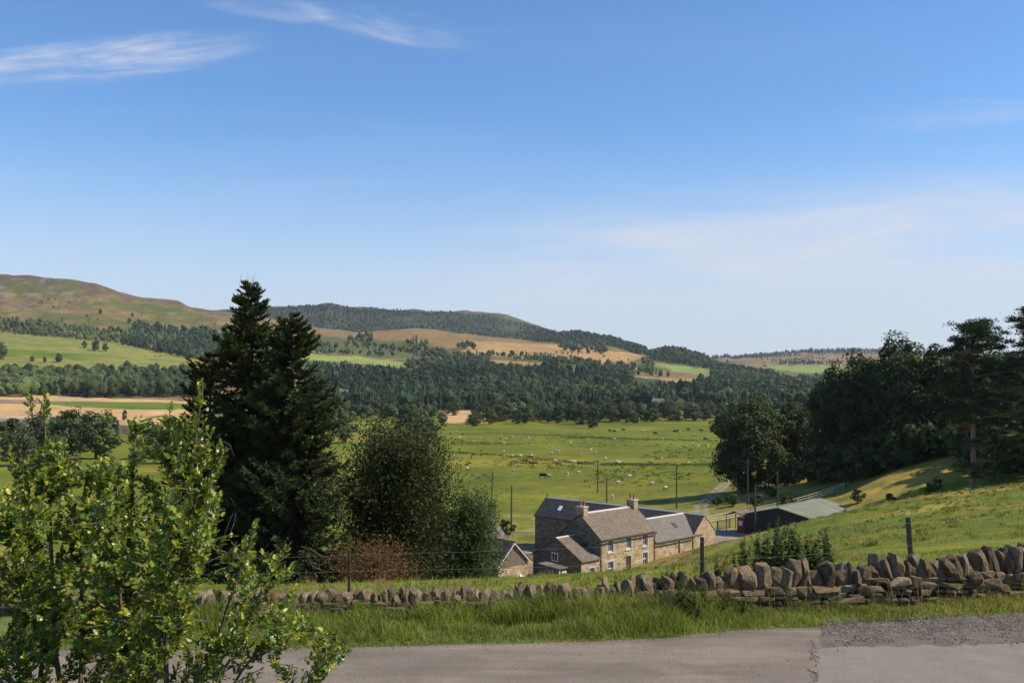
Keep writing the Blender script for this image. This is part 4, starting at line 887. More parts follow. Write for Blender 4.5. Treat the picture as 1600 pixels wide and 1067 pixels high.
# ---- porch shed
ps = empty('porch_shed', hpos(-8.3, -1.05), A0); tag(ps, 'small flat-roofed porch with a white door left of the farmhouse', 'shed')
mb = MB(); mb.box(0, 1.25, 0, 2.9, -1.2, 2.55); mb.build('wall', STONED, ps)
mb = MB(); mb.prism([(-.2, 2.57), (3.1, 2.78), (3.1, 2.88), (-.2, 2.67)], -.15, 1.4, 0); mb.build('roof', SLATE_L, ps)
mb = MB(); mb.box(.02, .2, -.045, -.004, -.2, 2.4); mb.build('door_post', PALE, ps)
mb = MB(); mb.box(.55, 1.2, -.06, -.004, .3, 2.25); dd = mb.build('door', WHITE, ps); mb = MB(); mb.box(.68, 1.07, -.075, -.063, 1.35, 2.05); mb.build('pane', GLASS, dd)
for y1 in (.5, 2.2): mb = MB(); mb.tube([(-.03, y1, 1.3), (-.12, y1+.35 if y1 < 1 else y1-.5, 2.5)], .05, 5); mb.build('brace', TIMBER2, ps)
# ---- timber-gabled shed at the left
p = np.array((-1.53, 112.0))+EX*4.7; ts = empty('timber_gabled_shed', (p[0], p[1], 3.4), A0+math.pi/2); tag(ts, 'small shed with vertical boards in its gable beside the green bush', 'shed')
walls(ts, 'wall', STONED, 8.5, 4.7, 2.1, 4.3, -2.5, [], .09, 0); mb = MB(); mb.box(0, .085, .003, 4.697, -2.5, 1.55); mb.build('stone_plinth', STONE, ts)
roof(ts, 'roof', SLATE_D, 8.5, 4.7, 2.1, 4.3, ov=.3, gov=.22, ridgecap=False)
for i in range(15):
    y1 = .02+i*.311; y2 = y1+.285; zt = lambda y: 2.1+(2.35-abs(y-2.35))*(2.2/2.35)-.02
    b = MB(); dx = rnd.uniform(-.02, .012); b.prism([(y1, 1.55), (y2, 1.55), (y2, zt(y2)), (2.35, zt(2.35)) if y1 < 2.35 < y2 else ((y1+y2)/2, zt((y1+y2)/2)), (y1, zt(y1))], dx, .088, 0); b.build('board', TIMBER, ts)
for s in (-1, 1):
    b = MB(); a_ = (2.35, 4.33); e_ = (2.35+s*2.75, 4.33-2.75*2.2/2.35); b.prism([a_, e_, (e_[0], e_[1]-.2), (a_[0], a_[1]-.2)] if s > 0 else [a_, (a_[0], a_[1]-.2), (e_[0], e_[1]-.2), e_], -.265, -.225, 0); b.build('barge_board', TIMBER2, ts)
# ---- byre behind the bush
p = np.array((px2x(790, 138), 138.0)); by = empty('stone_byre', (p[0]-EX[0]*9.5, p[1]-EX[1]*9.5, 1.9), A0); tag(by, 'grey slate roof of a byre half hidden behind the green bush', 'outbuilding')
walls(by, 'wall', STONE, 9.3, 5.6, 2.7, 5.4, -2, [], .1, .2); roof(by, 'roof', SLATE_G, 9.4, 6, 2.65, 5.45, .05, 0)
# ---- green-roofed shed and red hut
A1 = R(50.7); gs = empty('green_roofed_shed', (42.0, 136.7, 4.6), A1); tag(gs, 'wide low farm shed with a pale green sheet roof', 'shed')
walls(gs, 'wall', DARKWALL, 15, 10.4, 2.5, 3.72, -2, [], 0, 0); roof(gs, 'roof', GREENROOF, 15, 10.4, 2.5, 3.72, ov=.25, gov=.3, th=.08, ridgecap=False)
mb = MB()
e1 = np.array((34.0, 143.3)); u1 = np.array((math.cos(A1), math.sin(A1))); v1 = np.array((-math.sin(A1), math.cos(A1)))
p = e1+v1*.3+u1*.4; rh = empty('red_hut', (p[0], p[1], 4.3), A1); tag(rh, 'small open hut with a red wall at the left end of the green-roofed shed', 'hut')
mb.box(0, 3.2, 0, .12, -1, 2.2); mb.box(.0, .12, .12, 1.2, -1, 2.2); mb.build('wall', REDWALL, rh)
mb = MB(); mb.prism([(-.25, 2.22), (1.5, 2.95), (3.3, 2.22), (3.3, 2.34), (1.5, 3.08), (-.25, 2.34)][::-1], -.4, 3.6, 0); mb.build('roof', SLATE_L, rh)
for (a, b) in ((.1, 3.0), (3.1, 3.0)): mb = MB(); mb.tube([(a, b, -1), (a, b, 2.25)], .07, 6); mb.build('post', TIMBER, rh)
mb = MB(); mb.box(-.06, -.004, .35, .95, 1.0, 1.7); mb.build('window', WHITE, rh)
# ---- yard clutter
p = PT(785, 838, 133); z = H1(p[0], p[1])
for i, (dx, dy, dz, a) in enumerate([(0, 0, .55, .9), (.5, .3, .5, 1.0), (.95, .1, .12, .3), (1.6, .5, .1, .1)]):
    b = MB(); b.box(-1.5, 1.5, -.11, .11, -.03, .03); o = b.build('timber_plank', WHITE); o.location = (p[0]+dx, p[1]+dy, z+dz+.1 if i < 2 else z+.06); o.rotation_euler = (0, .62 if i < 2 else .02, a)
    tag(o, ['pale plank leaning on the yard rubble, upper of two', 'pale plank leaning on the yard rubble, lower of two', 'pale plank lying flat beside the leaning planks', 'pale plank lying farthest right in the yard'][i], 'plank', 'planks in the yard')
def rubble_bit(seed, n=22, sc=(1, 1, 1), trunc=.55):
    rng = np.random.default_rng(seed); bm = bmesh.new(); u = unit(rng.normal(size=(n, 3))); u = np.sign(u)*np.abs(u)**trunc*rng.uniform(.86, 1.0, (n, 1))*.62
    for q in u*np.array(sc): bm.verts.new(q)
    r = bmesh.ops.convex_hull(bm, input=bm.verts); bmesh.ops.delete(bm, geom=[v for v in bm.verts if not v.link_faces], context='VERTS')
    me = bpy.data.meshes.new('stone'); bm.to_mesh(me); bm.free(); return me
# low yard wall and back rail
yw = empty('yard_wall', (-6.0, 134.4, H1(-3, 135)-.3), .10); tag(yw, 'low pale rubble wall across the back of the yard', 'wall')
mb = MB(); rg = np.random.default_rng(5); xs = np.linspace(0, 10.5, 24)
mb.prism([(0, -1)]+[(x, 1.35+.1*rg.normal()) for x in xs]+[(10.5, -1)], -.25, .25, 1); mb.build('rubble', STONE, yw)
# white sheeting heap and flower tub near the porch
p = PT(815, 902, 106); z = H1(p[0], p[1]); V = []
gx, gy = np.meshgrid(np.linspace(-1, 1, 12), np.linspace(-1, 1, 9)); hz_ = np.clip(1-gx**2-gy**2*.9, 0, 1)**.6*(1.0+.35*fbm(gx*3, gy*3, 4, 3)); q = np.arange(gx.size).reshape(gx.shape)
o = put('white_sheet', make_mesh('white_sheet', np.stack([gx*1.7, gy*1.1, hz_*1.35-.15], -1), np.stack([q[:-1, :-1], q[:-1, 1:], q[1:, 1:], q[1:, :-1]], -1).reshape(-1, 4), PLASTIC, None, False)); o.location = (p[0], p[1], z); tag(o, 'white sheet thrown over a heap in front of the timber shed', 'sheet')
p = PT(877, 907, 106.5); z = H1(p[0], p[1]); ft = empty('flower_tub', (p[0], p[1], z-.1)); tag(ft, 'tub of pink flowers beside the porch', 'flower tub')
mb = MB(); mb.tube([(0, 0, 0), (0, 0, .7)], [.45, .6], 12); mb.build('tub', CLAY, ft); rg = np.random.default_rng(9); n = 260
d = unit(rg.normal(size=(n, 3))); d[:, 2] = np.abs(d[:, 2]); V, F = cards(d*np.array((.8, .8, .75))*rg.uniform(.6, 1, (n, 1))+np.array((0, 0, .7)), unit(rg.normal(size=(n, 3))), d, .2, .18, rg); put('flowers', make_mesh('flowers', V, F, PINK), ft)
mb = MB(); mb.tube([(0, 0, .6), (0, .03, 1.0)], [.45, .3], 8); mb.build('foliage', plain('tub_foliage', (.07, .12, .03), .8), ft)

# ================================================================ POLES, WIRES, RAIL FENCES
tops = {}
for i, (px, Y, h, lab) in enumerate([(767, 190, 8.7, 'leaning pole farthest left behind the byre'), (799, 165, 7.8, 'shorter pole right of the leaning pole'), (948, 174, 8.0, 'pole rising behind the farmhouse roof'), (934, 228, 7.6, 'faint distant pole out in the sheep field'), (1057, 187, 8.2, 'tall thin pole behind the low wing'),
                                     (1168, 176, 8.4, 'pole in front of the leftmost oak'), (1215, 150, 7.9, 'pole rising behind the green-roofed shed'), (1180, 141, 7.2, 'nearest pole beside the red hut')]):
    x = px2x(px, Y); z = H1(x, Y); pl = empty('utility_pole', (x, Y, z-.3)); tag(pl, lab, 'pole', 'utility poles around the steading')
    lean = .04 if i == 0 else rnd.uniform(-.006, .006)
    mb = MB(); mb.tube([(0, 0, -.5), (lean*h, 0, h+.3)], [.16, .11], 8); mb.build('shaft', POLE, pl); mb = MB(); mb.tube([(lean*h-.02, -.17, h+.02), (lean*h-.02, -.17, h+.16)], [.05, .035], 6); mb.build('insulator', IRON, pl)
    tops[i] = np.array((x+lean*h, Y-.15, z-.3+h+.1))
WIRE = plain('grey_wire', (.13, .125, .12), .5, .4, .1); 
for (a, b, lab) in [(0, 3, 'sagging wire from the leaning pole across the sheep field'), (1, 2, 'wire behind the farmhouse roof'), (2, 4, 'wire between the two poles behind the house'), (4, 5, 'wire from the tall pole to the oak pole'), (5, 6, 'short wire in front of the dark wood'), (6, 7, 'wire dropping to the pole by the red hut')]:
    t = np.linspace(0, 1, 14)[:, None]; q = tops[a]+(tops[b]-tops[a])*t; q[:, 2] -= (4*t*(1-t)*np.linalg.norm(tops[b]-tops[a])*.022)[:, 0]
    mb = MB(); mb.tube(q, .007, 4); o = mb.build('overhead_wire', WIRE); tag(o, lab, 'wire', 'overhead wires')
def rail_fence(name, pts, label, step, rails, hgt, mat, post_r=.06, rail=(.045, .11), group=None):
    pts = np.array(pts, float); seg = np.r_[0, np.cumsum(np.linalg.norm(np.diff(pts, axis=0), axis=1))]; n = int(seg[-1]/step)+1; s = np.linspace(0, seg[-1], n)
    x = np.interp(s, seg, pts[:, 0]); y = np.interp(s, seg, pts[:, 1]); z = H(x, y); root = empty(name, (x[0], y[0], z[0])); tag(root, label, 'fence', group); o = np.array((x[0], y[0], z[0]))
    pm = MB(); pm.box(-post_r, post_r, -post_r, post_r, -.5, hgt); pm = pm.mesh('post', mat)
    for i in range(n): put('post', pm, root, np.array((x[i], y[i], z[i]))-o)
    for i in range(n-1):
        a = np.array((x[i], y[i], z[i]))-o; b = np.array((x[i+1], y[i+1], z[i+1]))-o; d = unit(b-a); sd = unit(np.cross(d, (0, 0, 1.)))*(post_r+rail[0]/2+.003)
        for rz in rails:
            mb = MB(); A_ = a+np.array((0, 0, rz))+sd; B_ = b+np.array((0, 0, rz))+sd; w = unit(sd)*rail[0]/2; u = np.array((0, 0, rail[1]/2))
            mb.add([A_-w-u, A_+w-u, A_+w+u, A_-w+u, B_-w-u, B_+w-u, B_+w+u, B_-w+u], [[(0, 3, 2, 1), (4, 5, 6, 7), (0, 1, 5, 4), (1, 2, 6, 5), (2, 3, 7, 6), (3, 0, 4, 7)]]); mb.build('rail', mat, root)
    return root
rail_fence('rail_fence', [(px2x(1092, 160), 160), (px2x(1150, 164), 164), (px2x(1230, 167), 167), (px2x(1318, 170), 170)], 'pale timber rail fence climbing the hill behind the sheds', 2.1, (.35, .75, 1.15), 1.25, TIMBER2)
rail_fence('rail_fence', [(px2x(770, 157), 157), (px2x(833, 157), 157)], 'low rail fence between the barn and the sheep field', 2.2, (.5, 1.0), 1.1, TIMBER2)
rail_fence('wire_fence', [(px2x(1325, 171), 171), (px2x(1380, 173), 173), (px2x(1440, 176), 176), (px2x(1480, 180), 180)], 'post and wire fence going on up to the wood', 2.6, (.5, 1.0), 1.15, TIMBER, .05, (.01, .015))
rail_fence('yard_gate', [(px2x(1121, 149), 149), (px2x(1140, 150), 150)], 'dark timber gate pen beside the red hut', 1.6, (.25, .6, .95, 1.25), 1.4, TIMBER, .09)
# ================================================================ DRY-STONE WALL
t = NT('lichened_fieldstone'); v = t.coord('Object'); oi = t.node('ShaderNodeObjectInfo'); va = t.node('ShaderNodeVectorMath', operation='ADD'); t.l.new(v, va.inputs[0]); t.l.new(oi.outputs['Location'], va.inputs[1]); v = va.outputs[0]
n1 = t.noise(v, 4, 6, .65); n2 = t.noise(v, 22, 5, .7); n3 = t.noise(v, 9, 3, .6)
c = t.ramp(oi.outputs['Random'], [(0, (.11, .082, .056)), (.3, (.175, .130, .088)), (.55, (.225, .178, .125)), (.78, (.165, .102, .056)), (1, (.27, .222, .165))])
c = t.mix(1.0, c, (.88, .87, .78), 'MULTIPLY'); c = t.mix(1.0, c, t.mr(n1, .3, .7, .5, 1.5), 'MULTIPLY'); c = t.mix(1.0, c, t.mr(n2, .3, .7, .7, 1.3), 'MULTIPLY')
c = t.mix(t.mr(n3, .60, .70, 0, .55), c, (.40, .37, .31)); c = t.mix(t.mr(t.noise(v, 3.1, 3, .5), .60, .70, 0, .55), c, (.30, .155, .035)); c = t.mix(t.mr(t.noise(v, 5.3, 4, .6), .60, .72, 0, .5), c, (.07, .085, .025))
t.bump(t.math('ADD', n1, t.math('MULTIPLY', n2, .5)), .9, .03); FSTONE = t.done(c, .92, .15)
def hull_variants(n, npts, trunc, seed):
    out = []
    for i in range(n):
        me = rubble_bit(seed+i, npts, (1, 1, 1), trunc); me.materials.append(FSTONE); out.append(me)
    return out
COPE = hull_variants(14, 38, .72, 300); BODY = hull_variants(14, 22, .42, 400)
dw = empty('dry_stone_wall', (0, float(wall_y(0)), 21.95)); tag(dw, 'dry-stone wall with upright cope stones along the roadside', 'wall')
O = np.array((0, float(wall_y(0)), 21.95)); rg = np.random.default_rng(12)
def wall_h(x): return float(np.interp(x, [-10, -3.8, 0, 1.1, 2.7, 4.5, 8, 10, 14], [.46, .48, .54, .60, .70, .82, .92, 1.02, 1.1]))
def wall_ang(x): return math.atan2(float(wall_y(x+.1)-wall_y(x-.1)), .2)
def base_z(x): return 21.95+.012*max(0, x-3)
x = -7.6
while x < 11.6:      # copes
    hh = wall_h(x); ch = min(.42, hh*.47)*rg.uniform(.62, 1.22); w = rg.uniform(.085, .22)*float(np.interp(x, [-4, 2, 4], [.85, .9, 1.05]))
    big = 3.45 < x < 4.6
    if big: w = rg.uniform(.24, .34); ch *= 1.0
    if rg.random() < .05 and not big: w *= 1.5; ch *= .75
    if x > 11.4: break
    o = put('cope_stone', COPE[rg.integers(14)], dw); a = wall_ang(x)
    o.location = (x+w/2, float(wall_y(x+w/2))-O[1]+.22+rg.normal(0, .03), base_z(x)-21.95+hh*.50+ch*.42); o.scale = (w*1.0, rg.uniform(.26, .46), ch*1.15)
    o.rotation_euler = (rg.normal(0, .08), (rg.normal(-.12, .22) if not big else rg.normal(0, .12)), a+rg.normal(0, .15)); x += w*rg.uniform(.74, .94)
def course(xa, xb, face, cnt):
    pass
for face in (0, 1):
    xa, xb = (-4.6, 11.2) if face == 0 else (0.0, 10.5)
    z = 0.0; lev = 0
    while lev < (6 if face == 0 else 2):
        x = xa+rg.uniform(0, .2)
        hc0 = rg.uniform(.085, .125) if face == 0 else .2
        while x < xb:
            w = rg.choice([rg.uniform(.10, .24), rg.uniform(.22, .56)]); hb = wall_h(x)*.52; zc = (lev+.5)*(.105 if face == 0 else .22)
            if zc < hb+.02:
                o = put('stone', BODY[rg.integers(14)], dw); hcs = hc0*rg.uniform(.6, 1.4)
                o.location = (x+w/2, float(wall_y(x+w/2))-O[1]+(.10 if face == 0 else .36)+rg.normal(0, .018), base_z(x)-21.95+zc+rg.normal(0, .012)); o.scale = (w*1.04, .26, hcs*1.12)
                o.rotation_euler = (rg.normal(0, .05), rg.normal(0, .05), wall_ang(x)+rg.normal(0, .05))
            x += w*.97
        lev += 1
cv = []; xs = np.linspace(-14, 14, 57)
mb = MB()
for xa, xb in zip(xs[:-1], xs[1:]):
    v = []
    for x in (xa, xb):
        y = float(wall_y(x))-O[1]; h_ = wall_h(x)*.48+base_z(x)-21.95
        v += [(x, y+.13, -.2), (x, y+.33, -.2), (x, y+.33, h_), (x, y+.13, h_)]
    mb.add(v, [[(0, 1, 5, 4), (1, 2, 6, 5), (2, 3, 7, 6), (3, 0, 4, 7)]])
mb.build('hearting', plain('wall_hearting', (.045, .038, .03), .95, .1, .4, 9, 0, (1, 1, 1), .8), dw)
# boulder lodged on the wall near the right post (rounded)
me = rubble_bit(777, 60, (1, 1, 1), .9); me.materials.append(FSTONE); o = put('stone', me, dw); xb = px2x(1536, 17.5); o.location = (xb, float(wall_y(xb))-O[1]+.02, .52); o.scale = (.27, .27, .25)

# ================================================================ FIELD FENCE BEHIND THE WALL
ff = empty('post_and_wire_fence', (0, float(wall_y(0))+.55, 21.9)); tag(ff, 'dark steel posts and thin wires just behind the dry-stone wall', 'fence'); FO = np.array((0, float(wall_y(0))+.55, 21.9))
RUST = plain('rusty_steel', (.085, .04, .028), .8, .3, .35, 8)
PO = [(-13.5, 23.0, .02), (-9.2, 23.05, .02), (px2x(240, 17.35), 23.0, .02), (px2x(545, 17.4), 23.06, .022), (px2x(1096, 17.8), 23.24, .030), (px2x(1420, 18.25), 23.54, .034), (13.6, 23.9, .03)]
tp = []
for i, (x, zt, r) in enumerate(PO):
    y = float(wall_y(x))+.55; b = H1(x, y)
    mb = MB(); dx = -.075 if i == 5 else 0
    mb.box(-r, r, -r, r, b-.4-21.9, 0) if False else mb.prism([(-r, -r), (r, -r), (r, r), (-r, r)], b-.5-21.9, zt-21.9, 2)
    o = mb.build('post', RUST if i < 4 else IRON, ff); o.location = (x, y-FO[1], 0); o.rotation_euler = (0, dx, 0)
    if i == 5: o.location[0] += .09
    tp.append((x, y-FO[1], zt-21.9, b-21.9))
for k, f in enumerate((.93, .66, .40, .16)):
    q = []
    for i in range(len(tp)-1):
        a = np.array((tp[i][0], tp[i][1]-.04, tp[i][3]+(tp[i][2]-tp[i][3])*f)); b = np.array((tp[i+1][0], tp[i+1][1]-.04, tp[i+1][3]+(tp[i+1][2]-tp[i+1][3])*f))
        for t in np.linspace(0, 1, 6, endpoint=False): q.append(a+(b-a)*t-np.array((0, 0, .10*t*(1-t))))
    mb = MB(); mb.tube(np.array(q), .0025, 4); mb.build('wire', WIRE, ff)
mb = MB(); q = [(x, float(wall_y(x))-.16, 22.02+.26*0+.05+.012*math.sin(x*3)) for x in np.linspace(px2x(560, 16.7), px2x(1140, 17), 24)]; mb.tube(np.array(q), .007, 5); o = mb.build('fallen_wire', plain('pale_wire', (.6, .6, .58), .5)); tag(o, 'pale slack wire stretched low along the foot of the wall', 'wire')

# ================================================================ ROAD DETAIL
t = NT('patched_asphalt'); v = t.coord('Object'); g3 = t.noise(v, 45, 5, .75); g1 = t.noise(v, 2, 6, .65); c = t.ramp(g1, [(.3, (.165, .142, .112)), (.7, (.215, .185, .148))]); c = t.mix(.7, c, t.mr(g3, .28, .72, .55, 1.45), 'MULTIPLY'); t.bump(g3, .5, .01); PATCH = t.done(c, .85, .25)
def sheet(name, pts, z, mat, label=None):
    bm = bmesh.new(); f = bm.faces.new([bm.verts.new((p[0], p[1], z)) for p in pts]); bmesh.ops.triangulate(bm, faces=[f], ngon_method='EAR_CLIP'); bmesh.ops.recalc_face_normals(bm, faces=bm.faces); me = bpy.data.meshes.new(name); bm.to_mesh(me); bm.free(); me.materials.append(mat); o = put(name, me); tag(o, kind='structure'); return o
def road_pt(px, py, z=22.0): Y = (EYE-z)*FPX/(py-HOR); return (px2x(px, Y), Y)
rg = np.random.default_rng(77)
edge = [road_pt(px, 1012-(px-1285)*.018+rg.uniform(-2, 2)) for px in np.linspace(1285, 1720, 34)]
left = [road_pt(1272+8*math.sin(k*1.3)+rg.uniform(-4, 4), y) for k, y in enumerate(np.linspace(1095, 1016, 14))]
sheet('road_patch', left+edge+[(13, 14.6), (13, 12.6)], 22.0085, PATCH)
t = NT('dark_chippings_bed'); v = t.coord('Object'); g = t.vor(v, 55, 'F1', 'Color'); n = t.noise(v, 3, 5, .6); c = t.mix(.6, t.ramp(n, [(.3, (.15, .126, .104)), (.7, (.225, .19, .155))]), g, 'MULTIPLY'); t.bump(g, .8, .02); BED = t.done(c, .9, .2)
bed = [road_pt(px, 1024-(px-1285)*.018) for px in np.linspace(1288, 1700, 26)]+[(px2x(px, Y), Y) for px, Y in [(1700, 17.3), (1600, 17.2), (1500, 16.95), (1420, 16.6), (1340, 16.45), (1300, 16.2), (1280, 15.7)]]
sheet('gravel_bed', bed, 22.0045, BED)
def chips(name, n, sampler, smin, smax, mat, label):
    rng = np.random.default_rng(n); T = np.array([(1, 0, -.3), (-.6, .8, -.3), (-.5, -.8, -.25), (.1, .05, .75), (.3, .9, .3), (.2, -.9, .3)]); TF = np.array([(0, 4, 3), (4, 1, 3), (1, 2, 3), (2, 5, 3), (5, 0, 3), (0, 1, 4), (0, 5, 2), (0, 2, 1)])
    P = sampler(rng, n); n = len(P); a = rng.uniform(0, 6.28, n); s = rng.uniform(smin, smax, n)*rng.uniform(.6, 1.2, n); ca, sa = np.cos(a)[:, None], np.sin(a)[:, None]
    J = T[None]*rng.uniform(.7, 1.3, (n, 6, 3)); X = J[..., 0]*s[:, None]; Y = J[..., 1]*s[:, None]; Z = J[..., 2]*s[:, None]*.7
    W = np.stack([X*ca-Y*sa+P[:, :1], X*sa+Y*ca+P[:, 1:2], Z+P[:, 2:3]], -1).reshape(-1, 3); F = (TF[None]+np.arange(n)[:, None, None]*6).reshape(-1, 3)
    c = rcol(n, (.165, .138, .115), rng, .45, .15); o = put(name, make_mesh(name, W, F, mat, np.repeat(c, 6, 0))); tag(o, label, 'gravel', kind='stuff')
CHIP = NT('loose_chippings'); CHIP = CHIP.done(CHIP.attr(), .85, .25)
def smp(rng, n):
    px = rng.uniform(1285, 1700, n); t = rng.uniform(0, 1, n)**1.3; x0 = (px-800)/FPX*16.4; ye = road_edge(x0)+.25; yb = 15.0+(x0-5)*.06; Y = ye-(ye-yb)*t
    Y = Y+rng.normal(0, .16, n); k = fbm(px/30, Y*3, 9, 3) > -.35+.35*(t > .6); return np.c_[px2x(px, Y), Y, np.full(n, 22.010)][k]
chips('gravel', 5500, smp, .008, .022, CHIP, 'loose grey chippings along the road edge at the right')
def smp2(rng, n):
    x = rng.uniform(-6, 6, n); Y = road_edge(x)-np.abs(rng.normal(0, .16, n)); a = np.c_[x, Y, np.full(n, 21.985)]
    m = 260; y = np.linspace(12.8, 15.4, m); b = np.c_[px2x(1272, y)+.03*np.sin(y*9)+rng.normal(0, .03, m), y, np.full(m, 22.012)]; q = 300; d = np.c_[rng.uniform(-5, 8, q), rng.uniform(12.5, 15.2, q), np.full(q, 22.008)]; return np.r_[a, b, d]
chips('road_grit', 1500, smp2, .005, .014, CHIP, 'grit and small chips scattered along the road surface')

# ================================================================ GRASS AND WEEDS
GRASS = leaf_mat('grass_blades', .55, .40, .25, .3, 0, .9)
def blades(name, P, h, w, rng, cols_, label, lean=.35, tipcol=None):
    n = len(P); a = rng.uniform(0, 6.283, n); d = np.c_[np.cos(a), np.sin(a), np.zeros(n)]; s = np.c_[-np.sin(a), np.cos(a), np.zeros(n)]; b = rng.uniform(0, 6.283, n); l = np.c_[np.cos(b), np.sin(b), np.zeros(n)]*(lean*rng.uniform(.2, 1.3, n))[:, None]
    up = np.array((0, 0, 1.)); hh = h[:, None]; ww = w[:, None]
    m = P+up*hh*.55+l*hh*.35; tip = P+up*hh*rng.uniform(.85, 1.0, (n, 1))+l*hh*1.1
    V = np.stack([P-s*ww*.5-up*.02, P+s*ww*.5-up*.02, m+s*ww*.42, m-s*ww*.42, tip], 1).reshape(-1, 3); i = np.arange(n)[:, None]*5
    C = np.repeat(cols_, 5, 0)
    if tipcol is not None: C.reshape(n, 5, 3)[:, 4] = tipcol
    o = put(name, make_mesh(name, V, [i+np.array([[0, 1, 2, 3]]), i+np.array([[3, 2, 4]])], GRASS, C)); tag(o, label, 'grass', kind='stuff')
rg = np.random.default_rng(51)
GA = np.array((.150, .205, .026)); GB = np.array((.24, .25, .048)); GD = np.array((.36, .28, .13)); GF = np.array((.095, .150, .026))
def gcols(n, dry, rng): 
    k = rng.uniform(0, 1, (n, 1)); c = GA+(GB-GA)*k; c = np.where(rng.random((n, 1)) < .25, GF*rng.uniform(.8, 1.3, (n, 1)), c); c = np.where(rng.random((n, 1)) < dry, GD*rng.uniform(.7, 1.15, (n, 1)), c); return c*rng.uniform(.8, 1.2, (n, 1))
n = 46000; x = rg.uniform(-8, 11.5, n); e = road_edge(x)-.02; wy = wall_y(x)+.05; t = rg.uniform(0, 1, n)**.9; y = e+(wy-e)*t
bare = sm(x, 3.9, 6.5)*.55; k = rg.random(n) > bare*(1.1-t)-.0; x, y, t = x[k], y[k], t[k]; n = len(x)
cl = np.clip(.5+.9*fbm(x*1.6, y*1.6, 61, 3), 0, 1.2); hgt = (.07+.17*cl+.20*sm(t, .45, 1)*cl)*rg.uniform(.5, 1.35, n)*np.interp(x, [-8, -1, 1, 3.4, 4.2, 12], [1, 1, 1.35, 1.35, .75, .6])*np.clip(t*6, .35, 1)
blades('verge_grass', np.c_[x, y, H(x, y)], hgt, rg.uniform(.006, .013, n), rg, gcols(n, .10+.25*sm(x, 4, 8)[:, None]+.12*(fbm(x*1.1, y*1.1, 97, 2) > .2)[:, None], rg), 'lush green grass on the verge between road and wall', .55)
n = 7500; x = rg.uniform(-1.6, 3.7, n); y = wall_y(x)-rg.uniform(-.05, .75, n)**1.0; cl = np.clip(.45+1.1*fbm(x*2.2, y*2.2, 91, 3), 0, 1); k = rg.random(n) < cl; x, y, cl = x[k], y[k], cl[k]; n = len(x)
blades('tall_grass', np.c_[x, y, H(x, y)], (.22+.30*cl)*rg.uniform(.6, 1.25, n), rg.uniform(.007, .013, n), rg, gcols(n, .10, rg), 'tall lush grass growing up against the middle of the wall', .8)
n = 700; x = np.r_[rg.uniform(-5, 3.6, n*3//4), rg.uniform(3.6, 10, n//4)]; wy = wall_y(x); y = wy-rg.uniform(0, .45, n)
blades('dry_grass_stalks', np.c_[x, y, H(x, y)], rg.uniform(.35, .72, n), rg.uniform(.004, .008, n), rg, gcols(n, .55, rg), 'tall dry grass stalks leaning against the foot of the wall', .7)
n = 34000; y = 17.6+rg.uniform(0, 1, n)**1.5*18; x = rg.uniform(-.62, .62, n)*y; k = y > wall_y(x)+.4; x, y = x[k], y[k]; n = len(x)
xl = sm(-x, -2, 3); hgt = (.08+.24*xl*np.clip(.6+fbm(x*.7, y*.7, 64, 3), .2, 1.5))*rg.uniform(.5, 1.4, n)
blades('meadow_grass', np.c_[x, y, H(x, y)], hgt, rg.uniform(.008, .018, n)*(y/20), rg, gcols(n, .18+.2*xl[:, None], rg), 'rough meadow grass on the slope just behind the wall', .5)
n = 42000; y = 34+rg.uniform(0, 1, n)**1.25*100; x = rg.uniform(-.60, .62, n)*y; cl = fbm(x/5, y/5, 66, 3); k = (rg.random(n) < .45+.8*cl) & ~((x > -6) & (x < 28+2*(y-130)/10) & (y > 106+(x-5)*.98) ); x, y = x[k], y[k]; n = len(x)
blades('hillside_grass', np.c_[x, y, H(x, y)], rg.uniform(.06, .20, n)*np.clip(y/50, .8, 1.6), rg.uniform(.02, .05, n)*(y/60), rg, gcols(n, .20+.35*sm(x/y, .18, .32)[:, None], rg), 'tufted grass over the hillside pasture', .6)
n = 1300; y = 32+rg.uniform(0, 1, n)**1.1*88; px = np.where(rg.random(n) < .72, rg.uniform(1080, 1640, n), rg.uniform(420, 1080, n)); x = (px-800)/FPX*y; k = (fbm(x/9, y/9, 81, 3) > -.05) & (y < 104+(x-5)*.9) | (x > 36); x, y = x[k], y[k]; m = 26; q = len(x)
s_ = np.repeat(rg.uniform(.5, 1.2, q), m); dr = np.repeat(rg.random(q), m)[:, None]; x = np.repeat(x, m)+rg.normal(0, .16, q*m)*s_; y = np.repeat(y, m)+rg.normal(0, .16, q*m)*s_; n = len(x)
tc2 = np.where(dr < .48, np.array((.34, .235, .10)), np.where(dr < .75, np.array((.095, .125, .022)), np.array((.17, .18, .035))))*rg.uniform(.65, 1.25, (n, 1))
blades('tussock_grass', np.c_[x, y, H(x, y)], s_*rg.uniform(.14, .36, n), rg.uniform(.012, .03, n)*(y/45), rg, tc2, 'darker and drier tussocks scattered over the hillside pasture', .6)
